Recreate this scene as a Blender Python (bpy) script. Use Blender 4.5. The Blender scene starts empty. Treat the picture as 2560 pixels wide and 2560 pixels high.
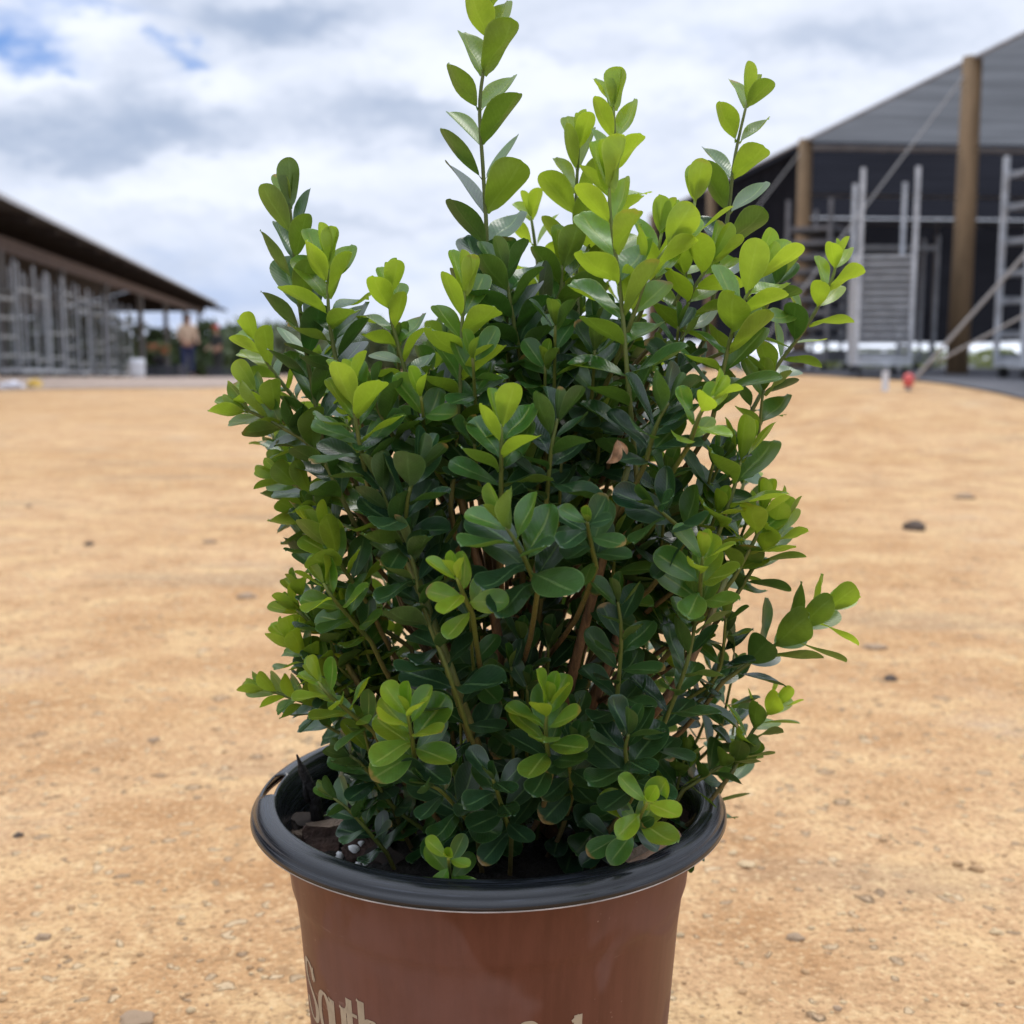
import bpy, bmesh, math, random
import numpy as np
from mathutils import Vector, Matrix, noise

random.seed(7)
rng = np.random.default_rng(11)
sc = bpy.context.scene
COL = sc.collection
R = math.radians

# ------------------------------------------------------------------ camera
F = 3000.0                      # focal length in pixels of the 2560 px photograph
PITCH = math.atan(415 / F)
CH = 0.60
cd = bpy.data.cameras.new('camera')
cam = bpy.data.objects.new('camera', cd)
COL.objects.link(cam)
cam.location = (0, 0, CH)
cam.rotation_euler = (math.pi / 2 - PITCH, 0, 0)
cd.sensor_width = 36
cd.lens = 36 * F / 2560
cd.clip_start = 0.02
cd.clip_end = 3000
cd.dof.use_dof = True
cd.dof.focus_distance = 0.72
cd.dof.aperture_fstop = 8.6
sc.camera = cam

# ------------------------------------------------------------------ exposure
sc.view_settings.view_transform = 'Standard'
sc.view_settings.look = 'None'
sc.view_settings.exposure = 0.10
sc.view_settings.gamma = 1.0
sc.view_settings.use_curve_mapping = False

SUN_EL, SUN_AZ = R(58), R(20)     # azimuth from +Y (ahead) towards +X (right)

# ------------------------------------------------------------------ node helpers
class NT:
    def __init__(s, tree):
        s.t = tree; s.n = tree.nodes; s.l = tree.links
    def add(s, typ, **kw):
        nd = s.n.new(typ)
        for k, v in kw.items(): setattr(nd, k, v)
        return nd
    def put(s, sock, v):
        if v is None: return
        if hasattr(v, 'is_output'): s.l.new(v, sock)
        else: sock.default_value = v
    def m(s, op, a, b=None, c=None, clamp=False):
        nd = s.add('ShaderNodeMath', operation=op, use_clamp=clamp)
        s.put(nd.inputs[0], a); s.put(nd.inputs[1], b)
        if c is not None: s.put(nd.inputs[2], c)
        return nd.outputs[0]
    def comb(s, x, y, z=0.0):
        nd = s.add('ShaderNodeCombineXYZ')
        s.put(nd.inputs[0], x); s.put(nd.inputs[1], y); s.put(nd.inputs[2], z)
        return nd.outputs[0]
    def sep(s, v):
        nd = s.add('ShaderNodeSeparateXYZ'); s.put(nd.inputs[0], v); return nd.outputs
    def noise(s, v, scale, detail=4, rough=0.5, dist=0.0, out=0):
        nd = s.add('ShaderNodeTexNoise')
        s.put(nd.inputs['Vector'], v); s.put(nd.inputs['Scale'], scale)
        nd.inputs['Detail'].default_value = detail
        nd.inputs['Roughness'].default_value = rough
        nd.inputs['Distortion'].default_value = dist
        return nd.outputs[out]
    def voro(s, v, scale, out='Distance', feature='F1', rand=1.0):
        nd = s.add('ShaderNodeTexVoronoi', feature=feature)
        s.put(nd.inputs['Vector'], v); s.put(nd.inputs['Scale'], scale)
        nd.inputs['Randomness'].default_value = rand
        return nd.outputs[out]
    def ramp(s, v, a, b, lo=0.0, hi=1.0):
        nd = s.add('ShaderNodeMapRange', interpolation_type='SMOOTHSTEP')
        s.put(nd.inputs[0], v)
        for i, q in enumerate((a, b, lo, hi)): s.put(nd.inputs[i + 1], q)
        return nd.outputs[0]
    def mix(s, f, a, b, mode='MIX'):
        nd = s.add('ShaderNodeMix', data_type='RGBA', blend_type=mode)
        s.put(nd.inputs[0], f)
        for sk, v in ((nd.inputs[6], a), (nd.inputs[7], b)):
            if isinstance(v, tuple) and len(v) == 3: v = v + (1,)
            s.put(sk, v)
        return nd.outputs[2]
    def scale(s, v, k):
        nd = s.add('ShaderNodeVectorMath', operation='MULTIPLY')
        s.put(nd.inputs[0], v); s.put(nd.inputs[1], k); return nd.outputs[0]

# ------------------------------------------------------------------ world: broken overcast sky
world = bpy.data.worlds.new('World'); sc.world = world
world.use_nodes = True
w = NT(world.node_tree); w.n.clear()
tc = w.add('ShaderNodeTexCoord')
gx, gy, gz_ = w.sep(tc.outputs['Generated'])
sky = w.add('ShaderNodeTexSky', sky_type='NISHITA')
sky.sun_disc = False; sky.sun_elevation = SUN_EL; sky.sun_rotation = SUN_AZ
sky.altitude = 100; sky.air_density = 1.0; sky.dust_density = 0.6; sky.ozone_density = 1.5
az = w.m('ARCTAN2', gx, gy)
el = w.m('ARCSINE', gz_)
# cloud deck coordinates: flattened towards the horizon like a layer overhead
den = w.m('ADD', w.m('MAXIMUM', el, 0.0), 0.16)
deck = w.comb(w.m('DIVIDE', az, w.m('ADD', den, 0.25)), w.m('DIVIDE', 0.55, den), 0.0)
flat = w.comb(w.m('MULTIPLY', az, 1.0), w.m('MULTIPLY', el, 1.9), 0.0)
n_big = w.noise(flat, 5.2, 7, 0.50, 0.30)
n_deck = w.noise(deck, 2.3, 6, 0.50, 0.25)
n_fine = w.noise(flat, 17.0, 6, 0.52, 0.35)
wx = w.m('MULTIPLY', w.m('SUBTRACT', w.noise(flat, 11.0, 7, 0.58), 0.5), 0.16)
wy = w.m('MULTIPLY', w.m('SUBTRACT', w.noise(w.scale(flat, (1, 1, 1)), 13.0, 7, 0.58, 0.0), 0.5), 0.10)
azw = w.m('ADD', az, wx); elw = w.m('ADD', el, wy)
def D2ae(x, y):                         # direction of a point of the 1932 px view of the photo
    px, py = x * 1.325, y * 1.325
    u, v = (px - 1280) / F, (1280 - py) / F
    dy = math.cos(PITCH) + v * math.sin(PITCH); dz = -math.sin(PITCH) + v * math.cos(PITCH)
    return math.atan2(u, dy), math.atan2(dz, math.hypot(u, dy))
def blob(x, y, rx, ry, soft=1.0):       # soft cloud-sized patch of sky
    a, e = D2ae(x, y)
    k = 1.325 / F
    dx = w.m('DIVIDE', w.m('SUBTRACT', azw, a), rx * k)
    dy = w.m('DIVIDE', w.m('SUBTRACT', elw, e), ry * k)
    d2 = w.m('ADD', w.m('MULTIPLY', dx, dx), w.m('MULTIPLY', dy, dy))
    return w.m('EXPONENT', w.m('MULTIPLY', d2, -soft))
def total(items):
    acc = None
    for it in items:
        b = w.m('MULTIPLY', blob(*it[:4]), it[4])
        acc = b if acc is None else w.m('ADD', acc, b)
    return acc
# holes of clear blue
hole = total([(12, 88, 92, 42, 1.35), (338, 106, 42, 26, 1.0), (190, 4, 130, 26, .75), (60, 30, 70, 26, .4), (420, 500, 190, 60, .50),
              (300, 590, 260, 60, .50), (660, 575, 220, 55, .38), (130, 345, 170, 18, .22), (1290, 60, 130, 50, .26), (860, 480, 200, 30, .20), (1900, 40, 120, 40, .3), (1060, 20, 120, 22, .22)])
hole = w.m('ADD', hole, w.m('MULTIPLY', w.m('SUBTRACT', 0.47, n_deck), 1.1))
hole = w.ramp(hole, 0.05, 1.45)
# grey undersides
grey = total([(215, 200, 150, 62, .60), (100, 272, 180, 40, .75), (330, 262, 120, 40, .55), (540, 35, 160, 42, .95),
              (720, 222, 190, 40, .65), (1010, 95, 110, 30, .35), (480, 420, 260, 26, .30), (1240, 330, 160, 50, .3), (640, 330, 150, 24, .25),
              (1560, 75, 240, 36, .40), (1700, 230, 200, 34, .3), (1330, 220, 120, 26, .35), (760, 420, 160, 20, .25)])
# bright heads
white = total([(165, 50, 75, 36, .95), (32, 140, 80, 32, 1.0), (395, 165, 85, 34, .7), (1000, 330, 130, 40, .8),
               (560, 320, 220, 24, .5), (1020, 165, 170, 34, .5), (1320, 130, 130, 40, .45), (310, 368, 180, 18, .4), (800, 130, 120, 34, .4), (1640, 160, 180, 34, .4)])
# relief: a cloud is dark where it is denser above and bright along its upper edges
def fl(dx, dy):
    v = w.add('ShaderNodeVectorMath', operation='ADD'); w.put(v.inputs[0], flat); v.inputs[1].default_value = (dx, dy, 0); return v.outputs[0]
def dens(v): return w.noise(v, 4.6, 8, 0.52, 0.25)
relief = w.m('SUBTRACT', dens(fl(.008, .060)), dens(flat))
def dens2(v): return w.noise(v, 15.0, 7, 0.52, 0.4)
relief2 = w.m('SUBTRACT', dens2(fl(.003, .014)), dens2(flat))
g = w.m('ADD', grey, w.m('MULTIPLY', relief, 1.7))
g = w.m('ADD', g, w.m('MULTIPLY', relief2, 0.75))
g = w.m('ADD', g, w.m('MULTIPLY', w.m('SUBTRACT', n_big, 0.5), 1.2))
g = w.m('ADD', g, w.m('MULTIPLY', w.m('SUBTRACT', n_deck, 0.5), 0.6))
g = w.m('SUBTRACT', g, white)
shade = w.ramp(g, -0.70, 1.50)
zen = w.ramp(el, 0.26, 1.05, 1.0, 2.15)           # an overcast sky is brighter overhead
ccol = w.mix(shade, (8.9, 9.4, 10.6), (3.7, 4.6, 6.3))
cz = w.add('ShaderNodeVectorMath', operation='SCALE'); w.put(cz.inputs[0], ccol); w.put(cz.inputs[3], zen)
blue = w.mix(0.78, sky.outputs[0], (1.25, 3.1, 7.8))
col = w.mix(hole, cz.outputs[0], blue)
below = w.ramp(el, -0.04, 0.0)
col = w.mix(below, (2.2, 1.7, 1.2), col)
bg = w.add('ShaderNodeBackground'); bg.inputs[1].default_value = 0.10
w.l.new(col, bg.inputs[0])
wo = w.add('ShaderNodeOutputWorld'); w.l.new(bg.outputs[0], wo.inputs[0])

# ------------------------------------------------------------------ sun, veiled by cloud
sd = bpy.data.lights.new('sun', 'SUN'); sd.energy = 1.4; sd.angle = R(24); sd.color = (1.0, 0.95, 0.87)
so = bpy.data.objects.new('sun', sd); COL.objects.link(so)
sdir = Vector((math.sin(SUN_AZ) * math.cos(SUN_EL), math.cos(SUN_AZ) * math.cos(SUN_EL), math.sin(SUN_EL)))
so.rotation_euler = sdir.to_track_quat('Z', 'Y').to_euler()
so.location = (0, 0, 30)

# ------------------------------------------------------------------ object helpers
def tag(o, label=None, cat=None, group=None, kind=None):
    if label: o['label'] = label
    if cat: o['category'] = cat
    if group: o['group'] = group
    if kind: o['kind'] = kind
    return o
def empty(name, loc=(0, 0, 0), rz=0.0):
    o = bpy.data.objects.new(name, None); COL.objects.link(o)
    o.empty_display_size = 0.1; o.location = loc; o.rotation_euler = (0, 0, rz)
    return o
class MB:
    """collects verts / faces of one mesh"""
    def __init__(s): s.v = []; s.f = []
    def addv(s, vs, fs):
        b = len(s.v); s.v += [tuple(p) for p in vs]; s.f += [tuple(i + b for i in f) for f in fs]
    def box(s, c, d, rz=0.0, M=None):
        x, y, z = d[0] / 2, d[1] / 2, d[2] / 2
        vs = [Vector((i * x, j * y, k * z)) for i in (-1, 1) for j in (-1, 1) for k in (-1, 1)]
        if rz: vs = [Matrix.Rotation(rz, 3, 'Z') @ p for p in vs]
        if M: vs = [M @ p for p in vs]
        vs = [p + Vector(c) for p in vs]
        s.addv(vs, [(0, 1, 3, 2), (4, 6, 7, 5), (0, 4, 5, 1), (2, 3, 7, 6), (0, 2, 6, 4), (1, 5, 7, 3)])
    def bar(s, a, b, wd, hg):
        a, b = Vector(a), Vector(b); d = (b - a); L = d.length; d.normalize()
        q = d.to_track_quat('Y', 'Z').to_matrix()
        s.box((a + b) / 2, (wd, L, hg), M=q)
    def tube(s, pts, rad, seg=8, cap=True):
        pts = [Vector(p) for p in pts]; n = len(pts)
        if not hasattr(rad, '__len__'): rad = [rad] * n
        vs = []; up = Vector((0.31, 0.2, 0.93))
        for i, p in enumerate(pts):
            t = (pts[min(i + 1, n - 1)] - pts[max(i - 1, 0)]).normalized()
            a = t.cross(up); a = a.normalized() if a.length > 1e-4 else t.orthogonal().normalized()
            b = t.cross(a)
            for k in range(seg):
                th = 2 * math.pi * k / seg
                vs.append(p + (a * math.cos(th) + b * math.sin(th)) * rad[i])
        fs = [(i * seg + k, i * seg + (k + 1) % seg, (i + 1) * seg + (k + 1) % seg, (i + 1) * seg + k)
              for i in range(n - 1) for k in range(seg)]
        if cap: fs += [tuple(range(seg))[::-1], tuple(range((n - 1) * seg, n * seg))]
        s.addv(vs, fs)
    def lathe(s, prof, seg=48, c=(0, 0, 0)):
        n = len(prof)
        vs = [(c[0] + r * math.cos(2 * math.pi * k / seg), c[1] + r * math.sin(2 * math.pi * k / seg), c[2] + z)
              for r, z in prof for k in range(seg)]
        fs = [(i * seg + k, i * seg + (k + 1) % seg, (i + 1) * seg + (k + 1) % seg, (i + 1) * seg + k)
              for i in range(n - 1) for k in range(seg)]
        s.addv(vs, fs)
    def build(s, name, mat, parent=None, smooth=False, loc=None):
        me = bpy.data.meshes.new(name); me.from_pydata(s.v, [], s.f); me.update()
        if smooth: me.polygons.foreach_set('use_smooth', [True] * len(me.polygons))
        me.materials.append(mat)
        o = bpy.data.objects.new(name, me); COL.objects.link(o)
        if parent: o.parent = parent
        if loc: o.location = loc
        return o
def copy_tree(o, parent=None):
    c = o.copy(); COL.objects.link(c)
    if parent: c.parent = parent
    for ch in list(o.children): copy_tree(ch, c)
    return c

def material(name, base, rough=0.6, var=0.0, vscale=8.0, metal=0.0, bump=0.0, bscale=60.0, spec=None, coords='Object', stretch=(1, 1, 1)):
    m = bpy.data.materials.new(name); m.use_nodes = True
    t = NT(m.node_tree); b = t.n['Principled BSDF']
    co = t.add('ShaderNodeTexCoord').outputs[coords]
    co = t.scale(co, stretch)
    if var:
        n = t.noise(co, vscale, 6, 0.6)
        lo = tuple(c * (1 - var) for c in base); hi = tuple(min(1, c * (1 + var)) for c in base)
        t.l.new(t.mix(t.ramp(n, 0.3, 0.7), lo, hi), b.inputs['Base Color'])
    else:
        b.inputs['Base Color'].default_value = (*base, 1)
    b.inputs['Roughness'].default_value = rough; b.inputs['Metallic'].default_value = metal
    if spec is not None: b.inputs['Specular IOR Level'].default_value = spec
    if bump:
        bn = t.add('ShaderNodeBump'); bn.inputs['Strength'].default_value = bump; bn.inputs['Distance'].default_value = 0.02
        t.l.new(t.noise(co, bscale, 5, 0.6), bn.inputs['Height']); t.l.new(bn.outputs[0], b.inputs['Normal'])
    return m

# ------------------------------------------------------------------ picture <-> world
cp, sp_ = math.cos(PITCH), math.sin(PITCH)
def ray(px, py):
    u, v = (px - 1280) / F, (1280 - py) / F
    return Vector((u, cp + v * sp_, -sp_ + v * cp))
def atY(px, py, Y):                       # point of the sight line at ground distance Y
    d = ray(px, py); return Vector((0, 0, CH)) + d * (Y / d.y)
def D(x, y, Y): return atY(x * 1.325, y * 1.325, Y)

def sstep(x, a, b):
    t = min(1, max(0, (x - a) / (b - a))); return t * t * (3 - 2 * t)
def gz(x, y):                             # height of the yard
    right = sstep(x, 0.3, 2.8) * sstep(y, 4.5, 10.5) * 0.28
    right *= 1 - sstep(y, 15.5, 27) * 0.9
    left = -0.026 * min(max(0, y - 23), 60) * (1 - sstep(x, -2, 5))
    far = 0
    b = 0.0
    if y > 1.6:
        k = sstep(y, 1.6, 5)
        b = k * (0.018 * noise.noise(Vector((x * .45, y * .28, 3))) + 0.008 * noise.noise(Vector((x * 1.6, y * 1.1, 8))))
    return right + left + far + b

# ------------------------------------------------------------------ ground
m_sand = bpy.data.materials.new('sandy_dirt'); m_sand.use_nodes = True
t = NT(m_sand.node_tree); b = t.n['Principled BSDF']
co = t.add('ShaderNodeTexCoord').outputs['Object']
n1 = t.noise(co, 0.8, 6, 0.6)
n2 = t.noise(co, 5.5, 6, 0.62)
n3 = t.noise(co, 38.0, 5, 0.6)
n4 = t.noise(t.scale(co, (0.35, 1.0, 1.0)), 2.2, 5, 0.6)
c = t.mix(t.ramp(n1, 0.36, 0.64), (0.48, 0.272, 0.122), (0.58, 0.368, 0.198))
c = t.mix(t.m('MULTIPLY', t.ramp(n2, 0.48, 0.66), 0.75), c, (0.66, 0.445, 0.225))
c = t.mix(t.m('MULTIPLY', t.ramp(n2, 0.49, 0.34), 0.70), c, (0.40, 0.21, 0.09))
c = t.mix(t.m('MULTIPLY', t.ramp(n4, 0.54, 0.66), 0.55), c, (0.34, 0.235, 0.145))
c = t.mix(t.m('MULTIPLY', t.ramp(n3, 0.52, 0.68), 0.62), c, (0.33, 0.20, 0.10))
c = t.mix(t.m('MULTIPLY', t.ramp(n3, 0.46, 0.33), 0.55), c, (0.70, 0.50, 0.27))
co_n = co; wv = t.add('ShaderNodeVectorMath', operation='MULTIPLY_ADD'); t.put(wv.inputs[0], t.noise(co, 30.0, 3, .5, 0, 1)); wv.inputs[1].default_value = (.05, .05, .05); t.put(wv.inputs[2], co); co = wv.outputs[0]
vd = t.voro(co, 46.0); vc = t.voro(co, 46.0, 'Color')
vr, vg, vb = t.sep(vc)
patch = t.m('MULTIPLY', t.ramp(t.noise(co_n, 1.7, 5, .6), .56, .70), t.ramp(n3, .40, .60, .35, 1.0))
c = t.mix(t.m('MULTIPLY', patch, .55), c, (.52, .40, .28))
n5 = t.noise(co_n, 130.0, 4, .65)
c = t.mix(t.m('MULTIPLY', t.ramp(n5, .52, .64), .70), c, (.29, .17, .085))
c = t.mix(t.m('MULTIPLY', t.ramp(n5, .46, .35), .62), c, (.72, .53, .30))
peb = t.m('MULTIPLY', t.ramp(vd, 0.36, 0.24), t.ramp(vr, 0.70, 0.78))
pc = t.mix(vg, (0.26, 0.185, 0.12), (0.66, 0.50, 0.31))
c = t.mix(t.m('MULTIPLY', peb, 0.75), c, pc)
vd2 = t.voro(co, 17.0); v2r, v2g, v2b = t.sep(t.voro(co, 17.0, 'Color'))
peb2 = t.m('MULTIPLY', t.ramp(t.m('ADD', vd2, t.m('MULTIPLY', n3, 0.16)), 0.34, 0.22), t.ramp(v2r, 0.88, 0.92))
c = t.mix(t.m('MULTIPLY', peb2, 0.6), c, t.mix(v2g, (0.28, 0.20, 0.13), (0.56, 0.42, 0.28)))
t.l.new(c, b.inputs['Base Color'])
b.inputs['Roughness'].default_value = 0.92; b.inputs['Specular IOR Level'].default_value = 0.15
h = t.m('ADD', t.m('MULTIPLY', n2, 0.22), t.m('MULTIPLY', n3, 0.26))
h = t.m('ADD', h, t.m('ADD', t.m('MULTIPLY', n5, .09), t.m('MULTIPLY', peb, 0.10))); h = t.m('ADD', h, t.m('MULTIPLY', peb2, 0.25))
bn = t.add('ShaderNodeBump'); bn.inputs['Strength'].default_value = 1.0; bn.inputs['Distance'].default_value = 0.05
t.l.new(h, bn.inputs['Height']); t.l.new(bn.outputs[0], b.inputs['Normal'])

def axis(vals):
    out = []
    for a, b_, n in vals: out += list(np.linspace(a, b_, n, endpoint=False))
    return out
ys = axis([(-60, -4, 8), (-4, 0.2, 10), (0.2, 8, 60), (8, 40, 70), (40, 110, 36), (110, 900, 14)]) + [900]
xs = [-900, -400, -200] + axis([(-100, -30, 18), (-30, -8, 26), (-8, 8, 64), (8, 30, 26), (30, 100, 14)]) + [100, 200, 400, 900]
gm = MB()
nx = len(xs)
gm.addv([(x, y, gz(x, y)) for y in ys for x in xs],
        [(j * nx + i, j * nx + i + 1, (j + 1) * nx + i + 1, (j + 1) * nx + i) for j in range(len(ys) - 1) for i in range(nx - 1)])
tag(gm.build('ground', m_sand, smooth=True), kind='structure')

def sheet(name, corners, mat, lift, n=24, mrows=24):
    """a ground sheet draped over the yard: corners a,b (near) d,c (far)"""
    a, b_, c_, d_ = [Vector(p) for p in corners]
    s = MB(); vs = []
    for j in range(mrows + 1):
        for i in range(n + 1):
            u, v = i / n, j / mrows
            p = (a * (1 - u) + b_ * u) * (1 - v) + (d_ * (1 - u) + c_ * u) * v
            e = 0
            if i in (0,) or j in (0,):
                e = 0.10 * noise.noise(Vector((p.x * 1.3, p.y * 1.3, 0)))
            vs.append((p.x + e, p.y + e, gz(p.x, p.y) + lift))
    s.addv(vs, [(j * (n + 1) + i, j * (n + 1) + i + 1, (j + 1) * (n + 1) + i + 1, (j + 1) * (n + 1) + i) for j in range(mrows) for i in range(n)])
    return tag(s.build(name, mat, smooth=True), kind='structure')
m_cloth_ground = material('woven_weed_cloth', (0.075, 0.077, 0.09), 0.75, 0.25, 3.0)
m_gravel_pad = material('packed_grey_gravel', (0.33, 0.25, 0.20), 0.95, 0.25, 6.0, bump=0.5)
sheet('paved_pad', [(3.75, 7.6), (26, 7.6), (26, 44), (1.2, 44)], m_cloth_ground, 0.016, 40, 50)
sheet('gravel_path', [(-11.5, 15.5), (-3.9, 17.5), (-18, 100), (-40, 100)], m_gravel_pad, 0.012, 24, 60)

# ------------------------------------------------------------------ left: long pole barn
m_shadewood = material('shade_darkened_timber', (0.030, 0.024, 0.024), 0.85, 0.35, 4.0, stretch=(1, 1, 6))  # timber colour darkened to carry the shade under the barn roof
m_beam = material('weathered_beam', (0.115, 0.085, 0.075), 0.85, 0.30, 5.0)
m_post = material('grey_post', (0.13, 0.125, 0.12), 0.8, 0.3, 5.0)
m_tin = material('roof_tin', (0.42, 0.43, 0.45), 0.45, 0.15, 3.0, metal=0.3)
U = Vector((-0.172, 1.0, 0)).normalized()       # along the barn
Vv = Vector((-U.y, U.x, 0)); Vv = Vv if Vv.x < 0 else -Vv   # away from the yard (left)
E0 = Vector((-10.07, 23.6, 0))                      # a point under the front eave
def barn(s, t_, z): p = E0 + U * s + Vv * t_; return Vector((p.x, p.y, z))
barn_o = empty('pole_barn', barn(0, 1.2, gz(*barn(0, 1.2, 0)[:2])))
tag(barn_o, 'long dark open-sided timber barn with overhanging roof along the left', 'barn')
def s_at(px, tt):                                  # distance along the barn that appears at photo column px
    k = (px - 1280) / F * cp; p = E0 + Vv * tt
    return (k * p.y - p.x) / (U.x - k * U.y)
def place(o, root):                                # parent while keeping world coordinates
    o.parent = root; o.matrix_parent_inverse = root.matrix_basis.inverted() if False else Matrix.Translation(-root.location)
    return o
S0, S1 = -18.0, 64.0
r = MB()
prof = [(0.0, 3.55), (5.6, 4.55), (11.2, 3.05)]
th = 0.06
vs = []; 
for s_ in np.linspace(S0, S1, 40):
    for (tt, z) in prof: vs.append(barn(s_, tt, z))
    for (tt, z) in prof: vs.append(barn(s_, tt, z + th))
fs = []
for k in range(39):
    a, c_ = k * 6, (k + 1) * 6
    for i in (0, 1): fs += [(a + i, c_ + i, c_ + i + 1, a + i + 1), (a + 3 + i, a + 4 + i, c_ + 4 + i, c_ + 3 + i)]
    fs += [(a, a + 3, c_ + 3, c_), (a + 2, c_ + 2, c_ + 5, a + 5)]
fs += [(0, 1, 4, 3), (1, 2, 5, 4), (234, 237, 238, 235), (235, 238, 239, 236)]
r.addv(vs, fs)
roof = place(r.build('roof', m_shadewood), barn_o)
tr = MB(); tr.bar(barn(S0, -0.03, 3.585), barn(S1, -0.03, 3.585), 0.04, 0.10); place(tr.build('eave_trim', m_tin), barn_o)
hb = MB(); hb.bar(barn(S0, 1.15, 3.02), barn(S1, 1.15, 3.02), 0.12, 0.36); place(hb.build('header_beam', m_beam), barn_o)
hb = MB(); hb.bar(barn(S0, 10.2, 2.95), barn(S1, 10.2, 2.95), 0.12, 0.36); place(hb.build('header_beam', m_beam), barn_o)
for k in range(32):
    s_ = S0 + 1.2 + k * 3.0
    rb = MB(); rb.bar(barn(s_, 0.10, 3.42), barn(s_, 5.5, 4.38), 0.07, 0.18)
    place(rb.build('rafter', m_shadewood), barn_o)
for s_ in [s_at(7, 1.15) - 8.0] + [s_at(q_, 1.15) for q_ in (7, 159, 268, 354, 417, 464, 500)]:
    for tt, hh in ((1.15, 2.84), (10.2, 2.77)):
        p = barn(s_, tt, 0); z0 = gz(p.x, p.y)
        pb = MB(); pb.box((p.x, p.y, (z0 - 0.2 + hh) / 2), (0.20, 0.20, hh - z0 + 0.2))
        place(pb.build('post', m_post), barn_o)
# dark boarding on the back of the first bays
for s_a, s_b, zb_ in ((S0, 14, 1.75), (14.02, 34, 2.05), (34.02, S1, 2.35)):
    bw = MB(); bw.bar(barn(s_a, 10.45, (zb_ + 3.05) / 2), barn(s_b, 10.45, (zb_ + 3.05) / 2), 0.05, 3.05 - zb_); place(bw.build('back_boarding', m_shadewood), barn_o)

q = MB()
gp = [barn(S1 - .3, .9, 3.0), barn(S1 - .3, 10.4, 2.95), barn(S1 - .3, 10.4, 3.2), barn(S1 - .3, 5.6, 4.5), barn(S1 - .3, .9, 3.68)]
gp2 = [p + U * .05 for p in gp]; q.addv(gp + gp2, [(0, 1, 2, 3, 4), (9, 8, 7, 6, 5)] + [(i, (i + 1) % 5, 5 + (i + 1) % 5, 5 + i) for i in range(5)])
place(q.build('gable_boarding', m_shadewood), barn_o)

# ------------------------------------------------------------------ metal plant trolleys
m_galv = material('galvanised_steel', (0.27, 0.29, 0.32), 0.5, 0.25, 9.0, metal=0.45)
m_galv_light = material('pale_galvanised_steel', (0.44, 0.47, 0.51), 0.5, 0.2, 9.0, metal=0.3)
m_dark_steel = material('weathered_dark_steel', (0.13, 0.135, 0.15), 0.6, 0.25, 9.0, metal=0.3)
m_rubber = material('black_rubber', (0.02, 0.02, 0.022), 0.7)
m_shelfwood = material('plywood_shelf', (0.24, 0.25, 0.25), 0.75, 0.25, 8.0)
def trolley(wd=1.35, dp=0.57, ht=2.05, levels=(0.2, 0.7, 1.2, 1.6), mat=m_galv, shelf_mat=m_shelfwood, thick=0.035):
    o = empty('plant_trolley')
    f = MB(); f.box((0, 0, 0.16), (wd, dp, 0.07)); f.build('base_frame', mat, o)
    for sx in (-1, 1):
        for sy in (-1, 1):
            u_ = MB(); u_.box((sx * (wd / 2 - .02), sy * (dp / 2 - .02), 0.195 + (ht - .195) / 2), (0.045, 0.045, ht - .195)); u_.build('upright', mat, o)
            c_ = MB()
            c_.lathe([(0.0, -.02), (.04, -.02), (.055, -.012), (.055, .012), (.04, .02), (0, .02)], 14)
            c_.v = [(x, z, y) for x, y, z in c_.v]
            c_.v = [(x + sx * (wd / 2 - .08), y + sy * (dp / 2 - .06), z + 0.06) for x, y, z in c_.v]
            c_.build('caster', m_rubber, o)
    for z in levels:
        s = MB(); s.box((0, 0, z), (wd - .095, dp - 0.03, thick))
        s.box((0, dp / 2 - .010, z + .012), (wd - .10, .016, thick + .03)); s.box((0, -dp / 2 + .010, z + .012), (wd - .10, .016, thick + .03))
        s.build('shelf', shelf_mat, o)
    return o
def stand(o, x, y, rz): o.location = (x, y, gz(x, y)); o.rotation_euler = (0, 0, rz)
ang = math.atan2(U.y, U.x)
tl = [  # along barn, offset in, levels, label
 (s_at(-12, .5), .5, (0.45, .85, 1.25, 1.65), 'galvanised plant trolley at the left edge of the photo, under the barn eave'),
 (s_at(42, .5), .5, (0.5, 1.95), 'tall bare trolley with empty middle, second from the left edge under the barn'),
 (s_at(78, .5), .5, (0.4, 1.9), 'bare trolley with two close uprights, third from the left edge under the barn'),
 (s_at(118, .5), .5, (0.5, 1.1), 'trolley standing just before the barn post that follows the bare trolleys'),
 (s_at(152, .5), .5, (0.42, .8, 1.2, 1.95, 2.2), 'five-shelved trolley right behind the second visible barn post'),
 (s_at(188, .5), .5, (0.4, 1.9, 2.2), 'trolley with two top shelves in the middle of the barn row'),
 (s_at(226, .5), .5, (0.35, .8, 1.05, 1.9, 2.2), 'five-shelved trolley beside the third visible barn post'),
 (s_at(262, .5), .5, (0.5, 1.3, 2.0), 'trolley just left of the white drum in the barn'),
 (s_at(298, .5), .5, (0.4, 1.0, 1.9), 'last trolley of the barn row, behind the white drum'),
]
for s_, tt, lv, lab in tl:
    o = trolley(levels=lv, ht=2.55, wd=1.45, mat=m_galv_light if len(lv) < 4 else m_galv, thick=.025)
    p = barn(s_, tt, 0); stand(o, p.x, p.y, ang + random.uniform(-.05, .05))
    tag(o, lab, 'plant trolley', 'galvanised plant trolleys under the barn')

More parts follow.
